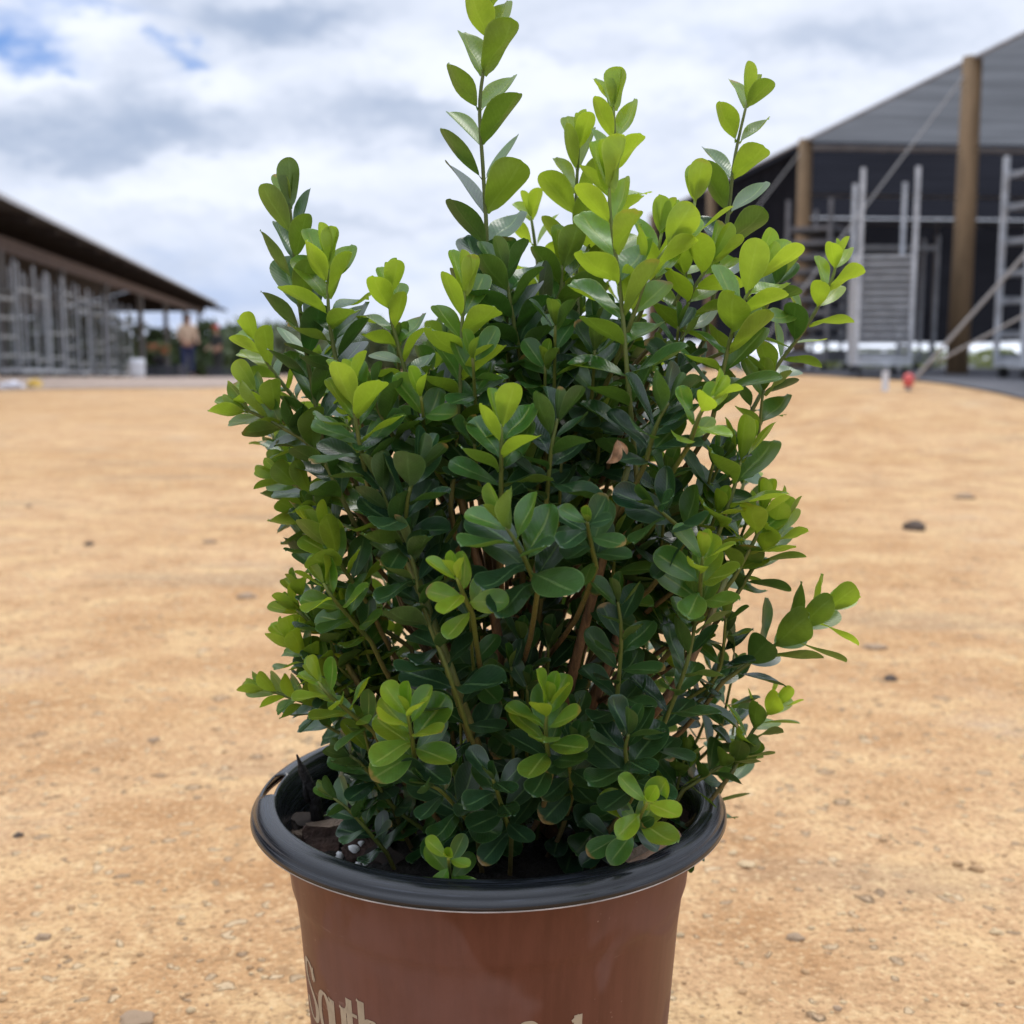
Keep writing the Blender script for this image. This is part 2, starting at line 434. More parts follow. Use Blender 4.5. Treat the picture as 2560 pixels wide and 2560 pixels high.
# ------------------------------------------------------------------ things in and before the barn
m_white = material('white_plastic', (0.62, 0.64, 0.68), 0.45, 0.1, 6.0)
m_black = material('black_plastic', (0.022, 0.024, 0.03), 0.5)
def at_ground(px, Y):
    x = (px - 1280) / F * Y * cp; return x, Y, gz(x, Y)
x, y, z = at_ground(340, 27)
o = empty('drum', (x, y, z)); tag(o, 'white plastic drum at the end of the trolley row in the barn', 'drum'); o.scale = (.62, .62, .62)
q = MB(); q.lathe([(0, 0.0), (.25, 0), (.28, .04), (.28, .20), (.29, .22), (.28, .24), (.28, .46), (.29, .48), (.28, .5), (.28, .64), (.25, .67)], 28); q.build('body', m_white, o, True)
q = MB(); q.lathe([(0.25, .67), (.255, .685), (.20, .69), (0, .69)], 28); q.build('lid', m_white, o, True)
def crate(label, px, Y, mat, rz=0.2, sz=(0.6, 0.4, 0.28), zoff=0):
    x, y, z = at_ground(px, Y)
    o = empty('crate', (x, y, z + zoff), rz); tag(o, label, 'crate')
    q = MB(); wx_, dy_, hz_ = sz
    q.box((0, 0, .02), (wx_, dy_, .03)); q.build('bottom', mat, o)
    q = MB()
    for sgn in (-1, 1):
        for zz in (.07, .15, .23):
            q.box((sgn * wx_ / 2, 0, zz * hz_ / .28), (.02, dy_, .05)); q.box((0, sgn * dy_ / 2, zz * hz_ / .28), (wx_ - .025, .02, .05))
        for s2 in (-1, 1): q.box((sgn * (wx_ / 2 - .012), s2 * (dy_ / 2 - .012), hz_ / 2 + .017), (.03, .03, hz_))
    q.build('slatted_sides', mat, o)
    return o
m_crate = material('dark_blue_black_crate', (0.025, 0.028, 0.042), 0.6, 0.2)
crate('dark crate on the ground under the orange flowering plant', 402, 29, m_crate, .15, (.85, .5, .30))
crate('dark crate on the ground left of the man in the cream shirt', 432, 30.5, m_crate, -.1, (.6, .4, .34))
crate('dark crate at the far end of the barn by the bushes', 562, 36, m_crate, .4, (1.0, .6, .34))

m_leaf_far = {}
def leafmat(name, c1, c2):
    m = bpy.data.materials.new(name); m.use_nodes = True
    t = NT(m.node_tree); b = t.n['Principled BSDF']
    rn = t.add('ShaderNodeNewGeometry').outputs['Random Per Island']
    t.l.new(t.mix(rn, c1, c2), b.inputs['Base Color']); b.inputs['Roughness'].default_value = 0.6
    tb = t.add('ShaderNodeBsdfTranslucent'); t.l.new(t.mix(rn, c1, c2), tb.inputs[0])
    mx = t.add('ShaderNodeMixShader'); mx.inputs[0].default_value = 0.3
    t.l.new(b.outputs[0], mx.inputs[1]); t.l.new(tb.outputs[0], mx.inputs[2])
    t.l.new(mx.outputs[0], t.n['Material Output'].inputs[0])
    return m
m_bush = [leafmat('bush_green', (.05, .085, .03), (.11, .16, .06)), leafmat('bush_olive', (.07, .09, .04), (.14, .17, .075)), leafmat('bush_pale', (.10, .14, .06), (.17, .22, .10))]
m_bark = material('bark', (0.12, 0.09, 0.065), 0.9, 0.3, 12.0)
def leaf_cloud(mb, lumps, n, size, rg):
    for _ in range(n):
        cx, cy, cz_, rr = lumps[rg.integers(len(lumps))]
        d = Vector(rg.normal(size=3)).normalized() * rr * (0.55 + 0.5 * rg.random() ** .5)
        p = Vector((cx, cy, cz_)) + Vector((d.x, d.y, d.z * .8))
        a = Vector(rg.normal(size=3)).normalized(); b_ = a.orthogonal().normalized()
        s = size * (.6 + .8 * rg.random())
        mb.addv([p - a * s, p + b_ * s * .45, p + a * s, p - b_ * s * .45], [(0, 1, 2, 3)])
def bush(label, x, y, ht, wd, mat, seed, name='bush', cat='bush', group='bushes beyond the yard', n=900):
    rg = np.random.default_rng(seed); z = gz(x, y)
    o = empty(name, (x, y, z)); tag(o, label, cat, group)
    tk = MB(); lumps = []
    for k in range(6):
        th_ = 2 * math.pi * k / 6 + rg.random(); rr = wd * .30 * (.5 + rg.random()); top = ht * (.45 + .45 * rg.random())
        ex = Vector((math.cos(th_) * rr, math.sin(th_) * rr, top))
        tk.tube([(0, 0, -.05), ex * .45 + Vector((0, 0, .1)), ex], [ht * .028, ht * .018, ht * .008], 6)
        lumps.append((ex.x, ex.y, ex.z, wd * (.20 + .12 * rg.random())))
        lumps.append((ex.x * 1.2, ex.y * 1.2, ex.z * .5, wd * (.20 + .1 * rg.random())))
    tk.build('trunk', m_bark, o)
    cr = MB(); leaf_cloud(cr, lumps, n, wd * .075, rg); cr.build('crown', mat, o)
    return o
blist = [  # px, Y, height, width, material, label
 (60, 62, 3.0, 5.0, 0, 'dark bush seen through the leftmost trolleys'),
 (170, 66, 3.2, 5.0, 1, 'olive bush seen through the middle trolleys of the barn'),
 (255, 70, 2.9, 4.6, 2, 'pale bush behind the five-shelved trolley near the white drum'),
 (395, 74, 2.6, 4.2, 0, 'green bush behind the orange flowering plant'),
 (450, 82, 2.6, 4.2, 1, 'olive bush behind the man in the cream shirt'),
 (505, 86, 2.7, 4.4, 2, 'pale bush between the two men'),
 (580, 80, 3.5, 5.2, 0, 'rounded green bush beyond the far end of the barn'),
 (660, 92, 3.4, 6.0, 1, 'olive bush low behind the left side of the potted shrub'),
 (760, 96, 3.2, 6.0, 2, 'pale bush behind the potted shrub left of its middle stem'),
 (870, 98, 3.6, 6.4, 0, 'green bush directly behind the middle of the potted shrub'),
 (990, 98, 3.3, 6.0, 1, 'olive bush behind the potted shrub right of its middle stem'),
 (1120, 98, 3.4, 6.0, 2, 'pale bush hidden low behind the right of the potted shrub'),
]
for i, (px, Y, ht, wd, mi, lab) in enumerate(blist):
    x, y, z = at_ground(px, Y); bush(lab, x, y, ht, wd, m_bush[mi], 40 + i)
# orange flowering plant standing on the crate
m_orange = leafmat('orange_bloom', (.34, .06, .03), (.46, .14, .05))
x, y, z = at_ground(398, 29)
o = empty('flowering_plant', (x, y, z + .31)); tag(o, 'orange-red flowering plant standing on a dark crate in the barn', 'plant')
q = MB(); q.lathe([(0, 0), (.12, 0), (.15, .22), (.16, .24), (.13, .24)], 18); q.build('pot', m_black, o, True)
q = MB(); leaf_cloud(q, [(-.1, 0, .36, .2), (.14, 0, .34, .2), (0, .1, .42, .16)], 260, .05, np.random.default_rng(5)); q.build('foliage', m_bush[0], o)
q = MB(); leaf_cloud(q, [(-.12, -.05, .40, .12), (.14, -.05, .36, .12)], 110, .05, np.random.default_rng(6)); q.build('blooms', m_orange, o)

# litter in front of the barn
m_bagw = material('white_bag_film', (0.66, 0.66, 0.72), 0.45, 0.15, 20)
m_bagy = material('yellow_bag_film', (0.62, 0.40, 0.06), 0.5, 0.2, 20)
def crumple(name, label, cat, px, Y, sz, mat, seed):
    x, y, z = at_ground(px, Y)
    bm = bmesh.new(); bmesh.ops.create_icosphere(bm, subdivisions=3, radius=1)
    for v in bm.verts:
        d = v.co.normalized(); k = 1 + .55 * noise.noise(d * 2.1 + Vector((seed, 0, 0))) + .3 * noise.noise(d * 5 + Vector((0, seed, 0)))
        v.co = Vector((d.x * k * sz[0], d.y * k * sz[1], max(-.35, d.z) * k * sz[2]))
    me = bpy.data.meshes.new(name); bm.to_mesh(me); bm.free(); me.materials.append(mat)
    o = bpy.data.objects.new(name, me); COL.objects.link(o); o.location = (x, y, z + .25 * sz[2] + .01)
    return tag(o, label, cat)
crumple('plastic_bag', 'crumpled white plastic bag on the gravel before the barn', 'bag', 25, 17.6, (.17, .12, .07), m_bagw, 1)
crumple('paper_scrap', 'yellow scrap lying on the gravel right of the white bag', 'litter', 80, 17.8, (.11, .10, .08), m_bagy, 2)

# ------------------------------------------------------------------ people (far, in the barn)
m_skin = material('skin', (0.36, 0.20, 0.13), 0.55)
m_cream = material('cream_cotton', (0.50, 0.38, 0.28), 0.85, .08)
m_jeans = material('dark_blue_denim', (0.018, 0.028, 0.085), 0.85, .15)
m_dkshirt = material('charcoal_cotton', (0.028, 0.032, 0.032), 0.85, .15)
m_hair = material('dark_hair', (0.02, 0.015, 0.012), 0.6)
m_red = material('red_cap_cotton', (0.42, 0.05, 0.04), 0.75, .1)
def skinned(name, joints, edges, radii, mat, parent, sub=2):
    me = bpy.data.meshes.new(name); me.from_pydata(joints, edges, []); me.update()
    o = bpy.data.objects.new(name, me); COL.objects.link(o)
    sk = o.modifiers.new('skin', 'SKIN'); sk.use_smooth_shade = True
    for i, rr in enumerate(radii):
        d = me.skin_vertices[0].data[i]; d.radius = rr if hasattr(rr, '__len__') else (rr, rr); d.use_root = (i == 0)
    sb = o.modifiers.new('sub', 'SUBSURF'); sb.levels = sub; sb.render_levels = sub
    bpy.context.view_layer.update()
    ev = o.evaluated_get(bpy.context.evaluated_depsgraph_get()); m2 = bpy.data.meshes.new_from_object(ev)
    o.modifiers.clear(); o.data = m2; m2.materials.clear(); m2.materials.append(mat); o.parent = parent
    m2.polygons.foreach_set('use_smooth', [True] * len(m2.polygons))
    return o
def person(label, x, y, z, rz, shirt, trousers, cap=None, bend=0.0, ht=1.72):
    o = empty('person', (x, y, z), rz); tag(o, label, 'person'); o.scale = (ht / 1.75,) * 3
    def B(p):                                 # bend the upper body forward from the hips (towards -Y)
        px_, py_, pz_ = p
        if pz_ > .95: 
            dz = pz_ - .95; return (px_, py_ - dz * math.sin(bend), .95 + dz * math.cos(bend))
        return p
    hands = {}
    J = [(0, 0, .98), (0, .01, 1.15), (0, .02, 1.35), (0, 0, 1.47), (0, -.01, 1.55), (0, -.02, 1.66), (0, -.01, 1.75)]
    E = [(0, 1), (1, 2), (2, 3), (3, 4), (4, 5), (5, 6)]
    Rr = [(.15, .11), (.14, .10), (.17, .11), (.07, .06), (.058, .058), (.078, .095), (.055, .065)]
    for s in (-1, 1):
        b0 = len(J)
        J += [(s * .19, .02, 1.42), (s * .25, -.02, 1.14), (s * .20, -.24, 1.02), (s * .17, -.33, 1.00)]
        E += [(2, b0), (b0, b0 + 1), (b0 + 1, b0 + 2), (b0 + 2, b0 + 3)]; Rr += [.058, .043, .032, .038]
        for k in range(4):                    # fingers
            f0 = len(J); dx = (k - 1.5) * .019
            J += [(s * .17 + dx, -.40, .985), (s * .17 + dx * 1.1, -.425, .955 - .004 * abs(k - 1.5))]
            E += [(b0 + 3, f0), (f0, f0 + 1)]; Rr += [.010, .008]
        f0 = len(J); J += [(s * .13, -.36, 1.00), (s * .115, -.39, .985)]; E += [(b0 + 3, f0), (f0, f0 + 1)]; Rr += [.012, .009]
        b1 = len(J)
        J += [(s * .095, 0, .90), (s * .105, -.01, .50), (s * .11, .02, .10), (s * .12, -.12, .045)]
        E += [(0, b1), (b1, b1 + 1), (b1 + 1, b1 + 2), (b1 + 2, b1 + 3)]; Rr += [.10, .06, .043, .04]
    J = [B(p) for p in J]
    skinned('body', J, E, Rr, m_skin, o)
    # shirt, trousers, shoes follow the body slightly outside of it
    J2 = [B(p) for p in [(0, 0, .93), (0, .01, 1.15), (0, .02, 1.35), (0, .0, 1.465)]]; E2 = [(0, 1), (1, 2), (2, 3)]; R2 = [(.185, .14), (.18, .135), (.20, .135), (.09, .08)]
    for s in (-1, 1):
        k = len(J2); J2 += [B(p) for p in [(s * .195, .02, 1.42), (s * .25, -.015, 1.15), (s * .235, -.09, 1.10)]]; E2 += [(2, k), (k, k + 1), (k + 1, k + 2)]; R2 += [.075, .065, .06]
    skinned('shirt', J2, E2, R2, shirt, o)
    J3 = [(0, 0, .96)]; E3 = []; R3 = [(.172, .13)]
    for s in (-1, 1):
        k = len(J3); J3 += [(s * .095, 0, .86), (s * .107, -.01, .50), (s * .112, .02, .09)]; E3 += [(0, k), (k, k + 1), (k + 1, k + 2)]; R3 += [.115, .08, .068]
    skinned('trousers', J3, E3, R3, trousers, o)
    for s in (-1, 1):
        skinned('shoe', [(s * .112, .045, .05), (s * .115, -.05, .05), (s * .122, -.16, .035)], [(0, 1), (1, 2)], [.05, .052, .042], m_black, o)
    hc = Vector(B((0, -.015, 1.68)))
    for s in (-1, 1):
        q = MB(); q.lathe([(0, -.011), (.008, -.008), (.011, 0), (.008, .008), (0, .011)], 10, hc + Vector((s * .032, -.088, .0))); q.build('eye', m_white, o, True)
    q = MB(); q.tube([hc + Vector((0, -.085, .015)), hc + Vector((0, -.112, -.03)), hc + Vector((0, -.092, -.042))], [.008, .014, .008], 8); q.build('nose', m_skin, o, True)
    bm = bmesh.new(); bmesh.ops.create_uvsphere(bm, u_segments=20, v_segments=14, radius=.102)
    for v in list(bm.verts):
        if v.co.z < -.02 and v.co.y < .02: v.co.z = -.0; 
        v.co.y *= 1.1
    bmesh.ops.delete(bm, geom=[f for f in bm.faces if f.calc_center_median().y < -.05 and f.calc_center_median().z < .03], context='FACES')
    me = bpy.data.meshes.new('hair'); bm.to_mesh(me); bm.free(); me.materials.append(m_hair)
    ho = bpy.data.objects.new('hair', me); COL.objects.link(ho); ho.parent = o; ho.location = hc + Vector((0, .01, .02))
    if cap:
        q = MB(); q.lathe([(.116, -.01), (.117, .02), (.10, .07), (.06, .10), (0, .112)], 22, hc + Vector((0, .005, .03)))
        q.box(hc + Vector((0, -.155, .028)), (.15, .13, .012)); q.build('cap', cap, o, True)
    return o
x, y, z = at_ground(468, 33)
person('man in cream shirt and dark blue jeans standing at the open end of the barn', x, y, z, R(35), m_cream, m_jeans, None, .18, 1.70)
x, y, z = at_ground(544, 41)
person('man in dark clothes and red cap standing by the last barn posts', x, y, z, R(-30), m_dkshirt, m_dkshirt, m_red, .05, 1.72)

# ------------------------------------------------------------------ right: shade house
def clothmat(name, diff, trans, tr=0.5, weave=0.0):
    m = bpy.data.materials.new(name); m.use_nodes = True
    t = NT(m.node_tree); t.n.remove(t.n['Principled BSDF'])
    co = t.add('ShaderNodeTexCoord').outputs['Object']
    n = t.ramp(t.noise(t.scale(co, (0.5, 2.2, 1)), 1.1, 5, .6), .3, .7)
    d = t.add('ShaderNodeBsdfDiffuse'); t.l.new(t.mix(n, tuple(c * .75 for c in diff), tuple(c * 1.25 for c in diff)), d.inputs[0])
    tb = t.add('ShaderNodeBsdfTranslucent'); t.l.new(t.mix(n, tuple(c * .8 for c in trans), tuple(c * 1.2 for c in trans)), tb.inputs[0])
    mx = t.add('ShaderNodeMixShader'); mx.inputs[0].default_value = tr
    t.l.new(d.outputs[0], mx.inputs[1]); t.l.new(tb.outputs[0], mx.inputs[2]); t.l.new(mx.outputs[0], t.n['Material Output'].inputs[0])
    return m
m_shade_grey = clothmat('grey_shade_cloth', (.085, .088, .095), (.16, .167, .18), .55)
m_shade_black = clothmat('black_shade_cloth', (.024, .025, .031), (.025, .026, .033), .5)
m_pole = material('tan_timber_pole', (0.20, 0.135, 0.075), 0.85, .3, 7.0, bump=.3, stretch=(1, 1, .15))
m_pipe = material('pale_pipe', (0.36, 0.37, 0.40), 0.5, .15, 6.0, metal=.3)
m_wire = material('guy_wire_steel', (0.30, 0.29, 0.28), 0.5, metal=.4)
house = empty('shade_house', (4.97, 13.5, 0.28)); tag(house, 'large shade house of black cloth on tan timber poles at the right', 'shade house')
ZT = 3.66
P2 = Vector((4.97, 13.5, 0)); ST = Vector((-0.54, 5.2, 0)); AC = Vector((ST.y, -ST.x, 0)).normalized()
def hp(k, a, z): p = P2 + ST * k + AC * a; return Vector((p.x, p.y, z))
for k in (-1, 0, 1, 2, 3):
    for a in (0, 7, 14):
        if k == -1 and a: continue
        if k == 0 and a: continue
        p = hp(k, a, 0); z0 = gz(p.x, p.y)
        q = MB(); top = ZT + (.03 if a == 0 else -.03)
        q.tube([(p.x, p.y, z0 - .2), (p.x + .01, p.y, (z0 + top) / 2), (p.x, p.y, top)], [.125, .115, .105] if a == 0 else [.05] * 3, 14)
        place(q.build('pole', m_pole if a == 0 else m_pipe, smooth=True), house)
def cloth(name, quad, mat, nu=14, nv=14, sag=.12, seed=0):
    a, b_, c_, d_ = quad; s = MB(); vs = []
    for j in range(nv + 1):
        for i in range(nu + 1):
            u, v = i / nu, j / nv
            p = (a * (1 - u) + b_ * u) * (1 - v) + (d_ * (1 - u) + c_ * u) * v
            k = 16 * u * (1 - u) * v * (1 - v)
            p.z -= sag * k + .03 * noise.noise(Vector((u * 5, v * 7, seed)))*min(1, k * 2)
            vs.append(p)
    s.addv(vs, [(j * (nu + 1) + i, j * (nu + 1) + i + 1, (j + 1) * (nu + 1) + i + 1, (j + 1) * (nu + 1) + i) for j in range(nv) for i in range(nu)])
    return place(s.build(name, mat, smooth=True), house)
for k in (-1, 0, 1, 2):
    mt = m_shade_grey if k < 1 else m_shade_black
    cloth('roof_cloth', [hp(k, 0, ZT), hp(k, 16, ZT), hp(k + 1, 16, ZT), hp(k + 1, 0, ZT)], mt, 20, 14, .10, k)
    q = MB(); q.tube([hp(k, -.02, ZT + .01), hp(k + 1, -.02, ZT + .01)], .02, 8); place(q.build('edge_cable', m_pipe), house)
for k in (1, 2, 3):
    q = MB(); q.tube([hp(k, 0, ZT - .09 - .05 * (k > 1)), hp(k, 16, ZT - .09 - .05 * (k > 1))], .045 if k == 1 else .035, 10); place(q.build('cross_pipe', m_pipe if k == 1 else m_galv), house)
# hanging end and side walls, open at the foot
def drape(a, b_, zt, zb, mat, nu=60):
    s = MB(); vs = []
    for j in range(9):
        for i in range(nu + 1):
            u = i / nu; p = a * (1 - u) + b_ * u; nrm = Vector((-(b_ - a).y, (b_ - a).x, 0)).normalized()
            off = .06 * math.sin(u * 70 + 2 * math.sin(u * 9)) * (j / 8)
            zz = zt + (zb - zt) * j / 8 + (.03 * math.sin(u * 23) if j == 8 else 0)
            vs.append((p.x + nrm.x * off, p.y + nrm.y * off, zz))
    s.addv(vs, [(j * (nu + 1) + i, j * (nu + 1) + i + 1, (j + 1) * (nu + 1) + i + 1, (j + 1) * (nu + 1) + i) for j in range(8) for i in range(nu)])
    return place(s.build('hanging_cloth', mat, smooth=True), house)
drape(hp(3, 0, 0), hp(3, 16, 0), ZT - .02, .70, m_shade_black)
drape(hp(1.0, 16, 0), hp(3, 16, 0), ZT - .02, .70, m_shade_black)
drape(hp(1.02, 0.1, 0), hp(3, 0.1, 0), ZT - .03, 2.3, m_shade_black)
# guy wires
def wire(a, b_, rr=.010):
    q = MB(); q.tube([a, b_], rr, 6); place(q.build('guy_wire', m_wire), house)
A0 = Vector((3.08, 9.35, gz(3.08, 9.35) + .04))
wire(A0, hp(-1, 0, 3.6), .014); wire(A0 + Vector((.25, .1, .18)), hp(-1, 0, 1.9), .010)
A1 = Vector((2.35, 12.6, gz(2.35, 12.6) + .04)); wire(A1, hp(0, 0, 3.6), .010)
A2 = Vector((1.7, 17.6, gz(1.7, 17.6) + .04)); wire(A2, hp(1, 0, 3.6), .010)
m_cap = material('red_plastic_cap', (0.60, 0.10, 0.09), 0.5)
def stake(name, label, cat, p, hgt, rr, mat, capmat=None):
    o = empty(name, p); tag(o, label, cat)
    q = MB(); q.tube([(0, 0, -.05), (0, 0, hgt)], rr, 10); q.build('stake', mat, o)
    if capmat:
        q = MB(); q.lathe([(rr * 1.05, hgt - .06), (rr * 1.8, hgt - .05), (rr * 1.8, hgt + .02), (rr, hgt + .04), (0, hgt + .045)], 14); q.build('cap', capmat, o, True)
    return o
pz = gz(A0.x - .03, A0.y - .05)
stake('anchor_stake', 'ground anchor stake with red cap where the guy wires meet', 'stake', (A0.x - .03, A0.y - .07, pz), .09, .022, m_wire, m_cap)
p = at_ground(2217, 9.3); stake('marker_stake', 'short white marker post left of the red-capped anchor', 'stake', p, .15, .026, m_white)

# trolleys at the right
o = trolley(1.25, .57, 2.10, tuple(np.round(np.linspace(.22, 1.22, 15), 3)), m_galv_light, m_galv_light, .03)
tag(o, 'pale trolley half filled with a dense pile of shelves, beside the big timber pole', 'plant trolley', 'trolleys by the shade house')
stand(o, 3.93, 13.0, R(78))
o = trolley(1.25, .57, 2.10, tuple(np.round(np.linspace(.22, 1.75, 10), 3)), m_dark_steel, m_dark_steel, .05)
tag(o, 'darker trolley with wide-spaced slats behind the shrub’s right edge', 'plant trolley', 'trolleys by the shade house'); stand(o, 3.95, 15.6, R(60))
o = trolley(1.35, .57, 2.10, (.2, .42, .74, 1.0, 1.30, 1.62, 1.92), m_galv_light, m_galv, .045)
tag(o, 'open trolley cut by the right edge of the photo, in front of the shade house', 'plant trolley', 'trolleys by the shade house'); stand(o, 5.36, 11.5, R(4))
o = trolley(1.35, .57, 2.10, (.25, 1.9), m_galv, m_galv, .04)
tag(o, 'bare trolley deep inside the shade house left of the big timber pole', 'plant trolley', 'trolleys by the shade house'); stand(o, 6.0, 19.4, R(5))
# low tunnels and plants seen under the far wall
m_film = material('white_tunnel_film', (0.75, 0.78, 0.82), 0.5, .08, 2.0)
for i, (y0, lab) in enumerate([(47, 'long low white growing tunnel seen under the shade house wall')]):
    o = empty('growing_tunnel', (26, y0, gz(26, y0))); tag(o, lab, 'tunnel')
    q = MB(); n = 12; vs = []
    for j in range(21):
        for i2 in range(n + 1):
            a = math.pi * i2 / n; vs.append((-18 + j * 2, 1.6 * math.cos(a), .62 * math.sin(a)))
    q.addv(vs, [(j * (n + 1) + i2, j * (n + 1) + i2 + 1, (j + 1) * (n + 1) + i2 + 1, (j + 1) * (n + 1) + i2) for j in range(20) for i2 in range(n)])
    q.build('film', m_film, o, True)
    for j in range(0, 21, 2):
        q = MB(); q.tube([(-18 + j * 2, 1.62 * math.cos(math.pi * k / 12), .635 * math.sin(math.pi * k / 12)) for k in range(13)], .02, 6); q.build('hoop', m_pipe, o)
q = MB(); rg = np.random.default_rng(3)
lumps = [(xx + rg.normal() * .2, 31 + rg.random() * 2, gz(xx, 32) + .25, .26 + .10 * rg.random()) for xx in np.arange(8, 26, .28)]
leaf_cloud(q, lumps, 9000, .07, rg)
tag(q.build('container_plants', leafmat('yellow_green_leaves', (.20, .25, .035), (.33, .38, .07))), kind='stuff')

# ------------------------------------------------------------------ stones and clods on the dirt
m_peb = []
for i, cc in enumerate([(.38, .235, .115), (.32, .22, .135), (.54, .39, .22), (.095, .068, .05)]):
    m_peb.append(material('pebble_%d' % i, cc, .85, .3, 30., bump=.3))
def stone_mesh(seed, sub=2):
    bm = bmesh.new(); bmesh.ops.create_icosphere(bm, subdivisions=sub, radius=1)
    for v in bm.verts:
        d = v.co.normalized(); v.co = d * (1 + .40 * noise.noise(d * 1.3 + Vector((seed * 3.1, 0, 0))) + .16 * noise.noise(d * 3.5 + Vector((0, seed, 0))))
    me = bpy.data.meshes.new('stone'); bm.to_mesh(me); bm.free()
    me.polygons.foreach_set('use_smooth', [True] * len(me.polygons)); return me
stones = [stone_mesh(k, 1) for k in range(7)]
sv = [(np.array([v.co[:] for v in me.vertices]), [tuple(p.vertices) for p in me.polygons]) for me in stones]
gbm = [MB() for _ in range(3)]
for k in range(4200):
    y = .75 + (6.5 if k < 1500 else 2.6) * random.random() ** 1.9; hw = .52 * y + .3
    x = random.uniform(-hw, hw)
    if math.hypot(x + .016, y - .795) < .17: continue
    s = random.choice((.0022, .003, .0035, .004, .005)) * (1 + .5 * random.random()) * (1 + .12 * y)
    s *= .72 if k < 1500 else .40
    if random.random() < .03: s *= 1.8
    V, Fs = sv[k % 7]; a = random.random() * 6.3
    Q = V.copy() * s; Q[:, 2] *= .6
    ca, sa = math.cos(a), math.sin(a)
    Q = np.stack([Q[:, 0] * ca - Q[:, 1] * sa + x, Q[:, 0] * sa + Q[:, 1] * ca + y, Q[:, 2] + gz(x, y) + s * .05], 1)
    gbm[random.choices((0, 1, 2), (6, .6, 5))[0]].addv(Q, Fs)
for i, q in enumerate(gbm):
    tag(q.build('gravel', m_peb[i], smooth=True), kind='stuff')
clods = [  # D x, D y, half width in D px, flatness, material, label
 (1725, 1000, 20, .75, 3, 'round dark clod standing out on the dirt at the right, below the shade house'),
 (1680, 1283, 13, .7, 3, 'small dark brown clod on the dirt right of the shrub’s lowest branches'),
 (396, 1024, 17, .45, 1, 'flat grey stone on the dirt left of the shrub, level with its middle'),
 (168, 1029, 9, .8, 3, 'small dark stone on the dirt far left, level with the shrub’s middle'),
 (466, 1127, 26, .35, 1, 'flat greyish stone just left of the shrub'),
 (1650, 1222, 30, .28, 1, 'long flat grey patch of stone on the dirt at the right'),
 (290, 1398, 15, .5, 1, 'dark flat stone on the dirt upper left of the pot rim'),
 (82, 1770, 20, .5, 1, 'brown flat stone in the lower left corner of the dirt'),
 (258, 1925, 46, .30, 1, 'big grey stone at the bottom edge left of the pot'),
 (35, 1578, 9, .8, 3, 'tiny dark stone at the left edge of the photo'),
 (1410, 1633, 22, .4, 2, 'pale sandy stone right of the pot rim'),
 (1500, 1770, 24, .35, 1, 'brown flat stone low on the right of the pot'),
 (1880, 1760, 18, .5, 2, 'pale stone near the lower right corner'),
 (1820, 940, 26, .4, 1, 'greyish clod on the rough dirt before the shade house pad'),
 (55, 957, 9, .7, 1, 'small grey-brown stone near the left edge, below the barn'),
]
for i, (dx, dy, hw, fl, mi, lab) in enumerate(clods):
    d = ray(dx * 1.325, dy * 1.325); tt = CH / -d.z
    for _ in range(6): 
        pp = Vector((0, 0, CH)) + d * tt; tt = (CH - gz(pp.x, pp.y)) / -d.z
    pp = Vector((0, 0, CH)) + d * tt; s = hw * (1.0 if mi == 3 else .78) * 1.325 / F * pp.y
    me = stone_mesh(20 + i, 3); me.materials.append(m_peb[mi])
    o = bpy.data.objects.new('stone', me); COL.objects.link(o); o.scale = (s, s * .8, s * fl); o.location = (pp.x, pp.y, gz(pp.x, pp.y) + s * fl * .12)
    o.rotation_euler = (0, 0, random.uniform(-.4, .4)); tag(o, lab, 'stone', 'stones lying on the dirt')

# ------------------------------------------------------------------ the pot
PX, PY, ZR = (1221 - 1280) / F * .795, .795, .2975
m_brown = bpy.data.materials.new('brown_pot_plastic'); m_brown.use_nodes = True
t = NT(m_brown.node_tree); b = t.n['Principled BSDF']
co = t.add('ShaderNodeTexCoord').outputs['Object']
dust = t.ramp(t.noise(co, 9.0, 3, .5, .6), .50, .56)
dust = t.m('MULTIPLY', dust, t.ramp(t.noise(co, 30, 5, .6), .2, .7, .45, 1.0))
streak = t.noise(t.scale(co, (1, 1, .06)), 120, 4, .6)
c = t.mix(t.ramp(streak, .3, .7), (.102, .035, .0215), (.125, .044, .028))
c = t.mix(t.m('MULTIPLY', dust, .34), c, (.20, .115, .10))
spk = t.ramp(t.noise(co, 240, 2, .5), .70, .76)
spk = t.m('MULTIPLY', spk, t.ramp(t.noise(co, 12, 3, .5), .5, .65))
c = t.mix(t.m('MULTIPLY', spk, .75), c, (.42, .32, .26))
scr = t.m('MULTIPLY', t.ramp(t.noise(t.scale(co, (3, 3, 26)), 9, 3, .5, 1.5), .66, .69), t.ramp(t.noise(co, 14, 2, .5), .52, .62))
c = t.mix(t.m('MULTIPLY', scr, .5), c, (.38, .26, .21))
t.l.new(c, b.inputs['Base Color'])
t.put(b.inputs['Roughness'], t.m('ADD', .42, t.m('MULTIPLY', dust, .22)))
bn = t.add('ShaderNodeBump'); b.inputs['Specular IOR Level'].default_value = .32; bn.inputs['Strength'].default_value = .12; bn.inputs['Distance'].default_value = .004
t.l.new(t.noise(co, 18, 3, .5), bn.inputs['Height']); t.l.new(bn.outputs[0], b.inputs['Normal'])
m_rim = bpy.data.materials.new('black_rim_plastic'); m_rim.use_nodes = True
t = NT(m_rim.node_tree); b = t.n['Principled BSDF']
co = t.add('ShaderNodeTexCoord').outputs['Object']
x_, y_, z_ = t.sep(co)
angc = t.comb(t.m('MULTIPLY', t.m('ARCTAN2', y_, x_), 1.2), t.m('MULTIPLY', t.m('SQRT', t.m('ADD', t.m('MULTIPLY', x_, x_), t.m('MULTIPLY', y_, y_))), 300), t.m('MULTIPLY', z_, 300))
